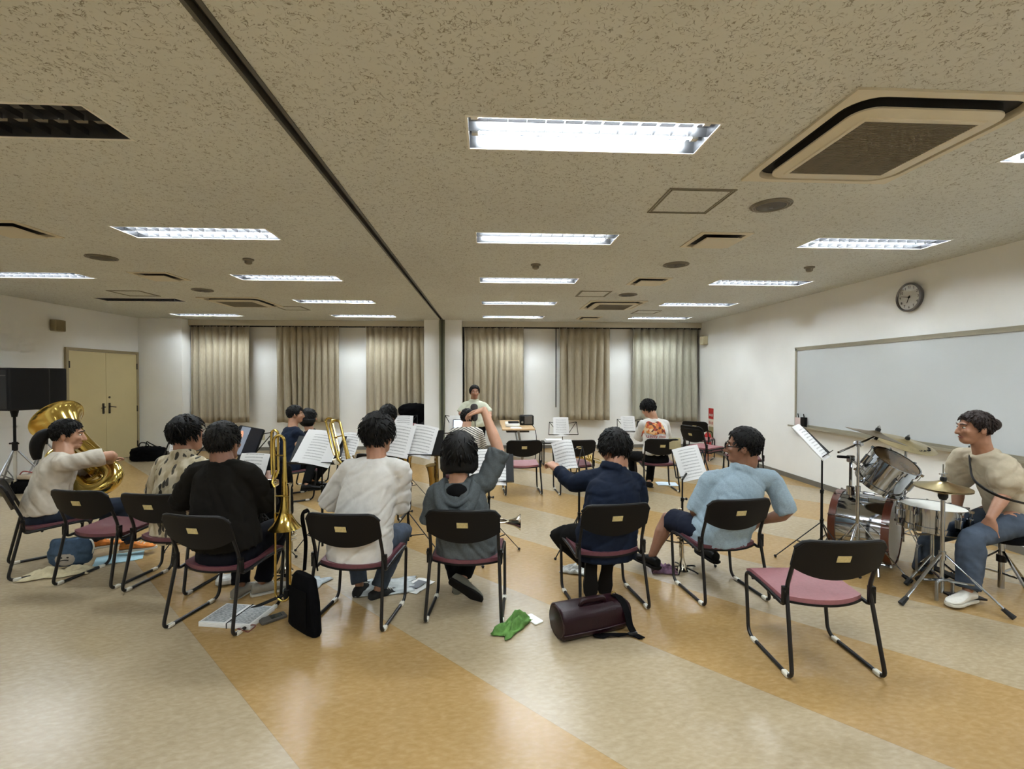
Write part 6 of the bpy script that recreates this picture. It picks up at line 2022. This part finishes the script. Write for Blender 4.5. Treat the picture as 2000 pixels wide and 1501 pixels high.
g = [[(0.21 - 0.05 * k, -0.19 + 0.018 * k + 0.012 * math.sin(k), 0.01 + 0.012 * (k % 2)), (0.22 - 0.05 * k, -0.15 + 0.018 * k, 0.012)] for k in range(6)]
MB().slab(g, 0.006).build('strap_tail', M_DARK, st)
MB().box((0.2, -0.158, 0.02), (0.06, 0.018, 0.012)).build('strap_buckle', M_STEEL, st, smooth=False)
MB().tube([V((0.17 + 0.016 * math.cos(a), 0.01, 0.198 + 0.016 * math.sin(a))) for a in [2 * PI * k / 12 for k in range(12)]], 0.003, 6, closed=True).build('strap_ring', M_BRASS, cs)

# crumpled cloths: a draped grid on the floor
def rag(c, w, d, h, rz, lab, m, seed, name='cloth_rag', cat='cloth', freq=1.0):
    n = 22
    g = []
    for j in range(n):
        row = []
        for i in range(n):
            a, b = i / (n - 1) - 0.5, j / (n - 1) - 0.5
            q = noise.noise(V((a * 5 * freq + seed, b * 5 * freq, seed)))
            q2 = noise.noise(V((a * 11 * freq + seed, b * 11 * freq, seed + 3)))
            z = h * max(0.06, (0.55 + 0.9 * q + 0.35 * q2) * (1 - (2 * max(abs(a), abs(b))) ** 4))
            row.append((a * w + 0.10 * w * noise.noise(V((b * 4, seed, 1))) + 0.05 * w * q2, b * d + 0.14 * d * noise.noise(V((a * 4, seed, 5))), z + 0.004))
        g.append(row)
    o = MB().slab(g, 0.005).build(name, m, smooth='all', label=lab, cat=cat)
    o.location = c
    o.rotation_euler = (0, 0, rz)
    return o
rag((0.165, 3.02, 0), 0.13, 0.29, 0.07, R(-38), 'crumpled green towel on the floor beside the burgundy case', cloth('green_towel', (92, 130, 68), var=0.25), 2.3, 'towel', 'towel')
ph = thing('smartphone', (0.305, 3.105, 0.0), 'white smartphone lying against the green towel', 'phone', R(35))
MB().rbox((0, 0, 0.005), (0.072, 0.13, 0.009), 0.012).build('phone_body', M_WHITE, ph)
MB().rbox((-0.018, 0.045, 0.0095), (0.028, 0.028, 0.003), 0.006).build('camera_bump', M_BLACK, ph)
rag((1.47, 3.83, 0), 0.20, 0.13, 0.05, R(-10), 'crumpled purple and white cloth by the polo player\'s foot', cloth('purple_print', (120, 92, 110), var=0.6, scale=22), 5.1)
rag((0.74, 3.86, 0), 0.26, 0.14, 0.05, R(-20), 'crumpled clear plastic wrap under the denim player\'s chair', mat('crinkled_plastic', (190, 190, 184), 0.2, var=0.25, scale=20), 7.7, 'plastic_wrap', 'plastic bag', 1.5)
rag((-0.77, 3.66, 0), 0.42, 0.28, 0.03, R(10), 'rumpled white plastic sheet under the white T-shirt player\'s feet', mat('milky_plastic', (186, 192, 192), 0.25, var=0.2, scale=14), 9.2, 'plastic_sheet', 'plastic sheet', 1.4)
rag((-1.40, 3.72, 0), 0.24, 0.30, 0.025, R(-15), 'rumpled clear plastic sheet behind the trombone stand', mat('milky_plastic2', (178, 186, 190), 0.25, var=0.2, scale=14), 11.4, 'plastic_sheet', 'plastic sheet', 1.4)
rag((-3.52, 4.02, 0), 0.44, 0.16, 0.06, R(18), 'folded cream towel under the tuba player\'s chair', cloth('cream_towel', (196, 184, 152), var=0.15), 13.9, 'towel', 'towel', 0.8)
def flat_paper(c, w, d, rz, lab, m, t=0.003, z=0.002, name='paper_sheet'):
    g = [[(-w / 2 + w * i / 6, -d / 2 + d * j / 6, z + 0.004 * (1 + math.sin(i + 2 * j))) for i in range(7)] for j in range(7)]
    o = MB().slab(g, t).build(name, m, smooth=60, label=lab, cat='paper')
    o.location = c
    o.rotation_euler = (0, 0, rz)
    return o
M_BLUEP = mat('pale_blue_sheet', (170, 206, 218), 0.5, var=0.05)
flat_paper((-3.28, 4.36, 0), 0.34, 0.26, R(32), 'pale blue sheet on the floor between the tuba player\'s feet', M_BLUEP)
flat_paper((2.72, 7.0, 0), 0.30, 0.24, R(-10), 'pale blue sheet on the floor beside the phone-reading player', mat('ice_blue_sheet', (206, 220, 232), 0.5, var=0.03))
flat_paper((-0.54, 3.66, 0), 0.16, 0.24, R(-28), 'white leaflet with a grey picture by the white T-shirt player\'s foot', M_PAPER)
MB().box((-0.54, 3.665, 0.0145), (0.08, 0.13, 0.002), Matrix.Rotation(R(-28), 3, 'Z')).build('printed_picture', mat('leaflet_grey', (120, 124, 130), 0.6), [o for o in COL.objects if o.get('label', '').startswith('white leaflet')][0], smooth=False)
_pp = [o for o in COL.objects if o.name.startswith('printed_picture')][0]
_pp.matrix_parent_inverse = (Matrix.Translation((-0.54, 3.66, 0)) @ Matrix.Rotation(R(-28), 4, 'Z')).inverted()

# bundle of scores held by a dark band
bn = thing('score_bundle', (-1.675, 3.23, 0), 'thick bundle of scores held by a dark band under the black T-shirt player\'s chair', 'sheet music', R(-10))
g = []
for k in range(5):
    b = MB().box((0.002 * (k % 2), 0.002 * ((k + 1) % 2), 0.003 + 0.006 * k), (0.36, 0.255, 0.005))
    b.build('booklet', M_PAPER, bn, smooth=False)
m = bpy.data.materials.new('dense_print')
t = NT(m)
co_ = t.n('ShaderNodeTexCoord')
mp_ = t.n('ShaderNodeMapping')
mp_.inputs['Scale'].default_value = (30, 140, 1)
t.l(co_.outputs['Object'], mp_.inputs[0])
nz_ = t.n('ShaderNodeTexNoise', i_Scale=1.5, i_Detail=2.0)
t.l(mp_.outputs[0], nz_.inputs['Vector'])
t.l(t.ramp(nz_.outputs['Fac'], [(0.4, lin((132, 136, 138))), (0.6, lin((204, 206, 206)))]), t.b.inputs['Base Color'])
for s in (-1, 1):
    MB().box((s * 0.088, 0.002, 0.0312), (0.155, 0.225, 0.0012)).build('printed_page', m, bn, smooth=False)
MB().tube(fillet([(0.02, -0.13, 0.0), (0.02, -0.13, 0.034), (0.02, 0.13, 0.034), (0.02, 0.13, 0.0)], 0.004), 0.003, 6).build('elastic_band', M_BLACK, bn)
dv = thing('tuner_device', (-1.43, 3.20, 0), 'flat grey electronic tuner lying right of the score bundle', 'tuner', R(-50))
MB().rbox((0, 0, 0.01), (0.08, 0.16, 0.018), 0.008).build('device_body', M_SPK, dv)
MB().box((0, 0.02, 0.0195), (0.055, 0.07, 0.002)).build('display', mat('lcd_dark', (60, 64, 60), 0.2), dv, smooth=False)
MB().tube([V((-1.54 + (0.05 + 0.012 * math.sin(3 * a)) * math.cos(a), 3.06 + (0.035 + 0.012 * math.cos(2 * a)) * math.sin(a), 0.012 + 0.01 * math.sin(2 * a) + 0.006)) for a in [2 * PI * k / 28 for k in range(28)]], 0.0035, 6, closed=True).build('rubber_bands', mat('red_brown_rubber', (98, 44, 36), 0.5), label='tangled red-brown rubber bands at the foot of the chair', cat='rubber band')
cp = thing('clear_pouch', (-2.02, 3.80, 0), 'clear plastic pouch with a small black item under the leaf-shirt player\'s chair', 'pouch', R(20))
MB().rbox((0, 0, 0.03), (0.2, 0.13, 0.05), 0.03).build('pouch_body', MATS['crinkled_plastic'], cp)
MB().rbox((0.05, -0.02, 0.06), (0.06, 0.05, 0.02), 0.01).build('black_item', M_BLACK, cp)
# blue drawstring pouch with a face
bp_ = thing('drawstring_pouch', (-3.50, 4.13, 0.045), 'blue drawstring pouch with a grey patch, standing under the tuba player\'s chair', 'pouch', R(10))
mb = MB()
mb.rings([sup(V((0, 0, z)), V((a, 0, 0)), V((0, b, 0)), 18, 2.6) for z, a, b in ((0.0, 0.12, 0.05), (0.03, 0.15, 0.07), (0.12, 0.155, 0.075), (0.19, 0.14, 0.05), (0.22, 0.13, 0.03))])
remesh(mb, 0.012, 'pouch_body', cloth('blue_canvas', (66, 84, 104), var=0.2), bp_, 2, 0.006)
MB().ell((0.0, -0.066, 0.07), (0.075, 0.016, 0.06), n=16, m=8).build('grey_patch', cloth('grey_felt', (168, 160, 150)), bp_)
for x in (-0.02, 0.025):
    MB().ell((x, -0.083, 0.085), (0.009, 0.004, 0.006), n=8, m=5).build('eye_stitch', M_BLACK, bp_)
MB().tube(spline([(-0.03, -0.083, 0.06), (0.0, -0.084, 0.066), (0.03, -0.083, 0.06)], 4), 0.004, 6).build('mouth_stitch', M_BLACK, bp_)
MB().tube(spline([(0.1, 0.0, 0.215), (0.15, 0.0, 0.19), (0.165, 0, 0.13), (0.15, 0.0, 0.08)], 5), 0.006, 6).build('drawstring', M_WHITE, bp_)

# black bag hung on the white T-shirt player's chair
hb = thing('sling_bag', (-1.17, 3.06, 0), 'flat black sling bag standing on the floor, strap over the chair back', 'bag', R(-40))
rs = []
for z, w, t_ in ((0.005, 0.155, 0.035), (0.02, 0.16, 0.042), (0.2, 0.135, 0.045), (0.34, 0.105, 0.035), (0.36, 0.09, 0.02)):
    rs.append(sup(V((0, 0, z)), V((w, 0, 0)), V((0, t_, 0)), 18, 4.0))
MB().rings(rs).build('bag_body', M_DARK, hb)
MB().box((0, -0.047, 0.17), (0.2, 0.004, 0.22)).build('front_pocket', M_DARK, hb, smooth=False)
ROTI = Matrix.Rotation(R(40), 4, 'Z') @ Matrix.Translation((1.17, -3.06, 0))
sl_pts = spline([(-1.20, 3.14, 0.35), (-1.175, 3.10, 0.55), (-1.155, 2.995, 0.74), (-1.14, 3.01, 0.775), (-1.13, 3.05, 0.74), (-1.13, 3.12, 0.5), (-1.10, 3.10, 0.36)], 5)
MB().tube([ROTI @ V(p) for p in sl_pts], 0.013, 6, flat=0.3).build('shoulder_strap', M_DARK, hb)
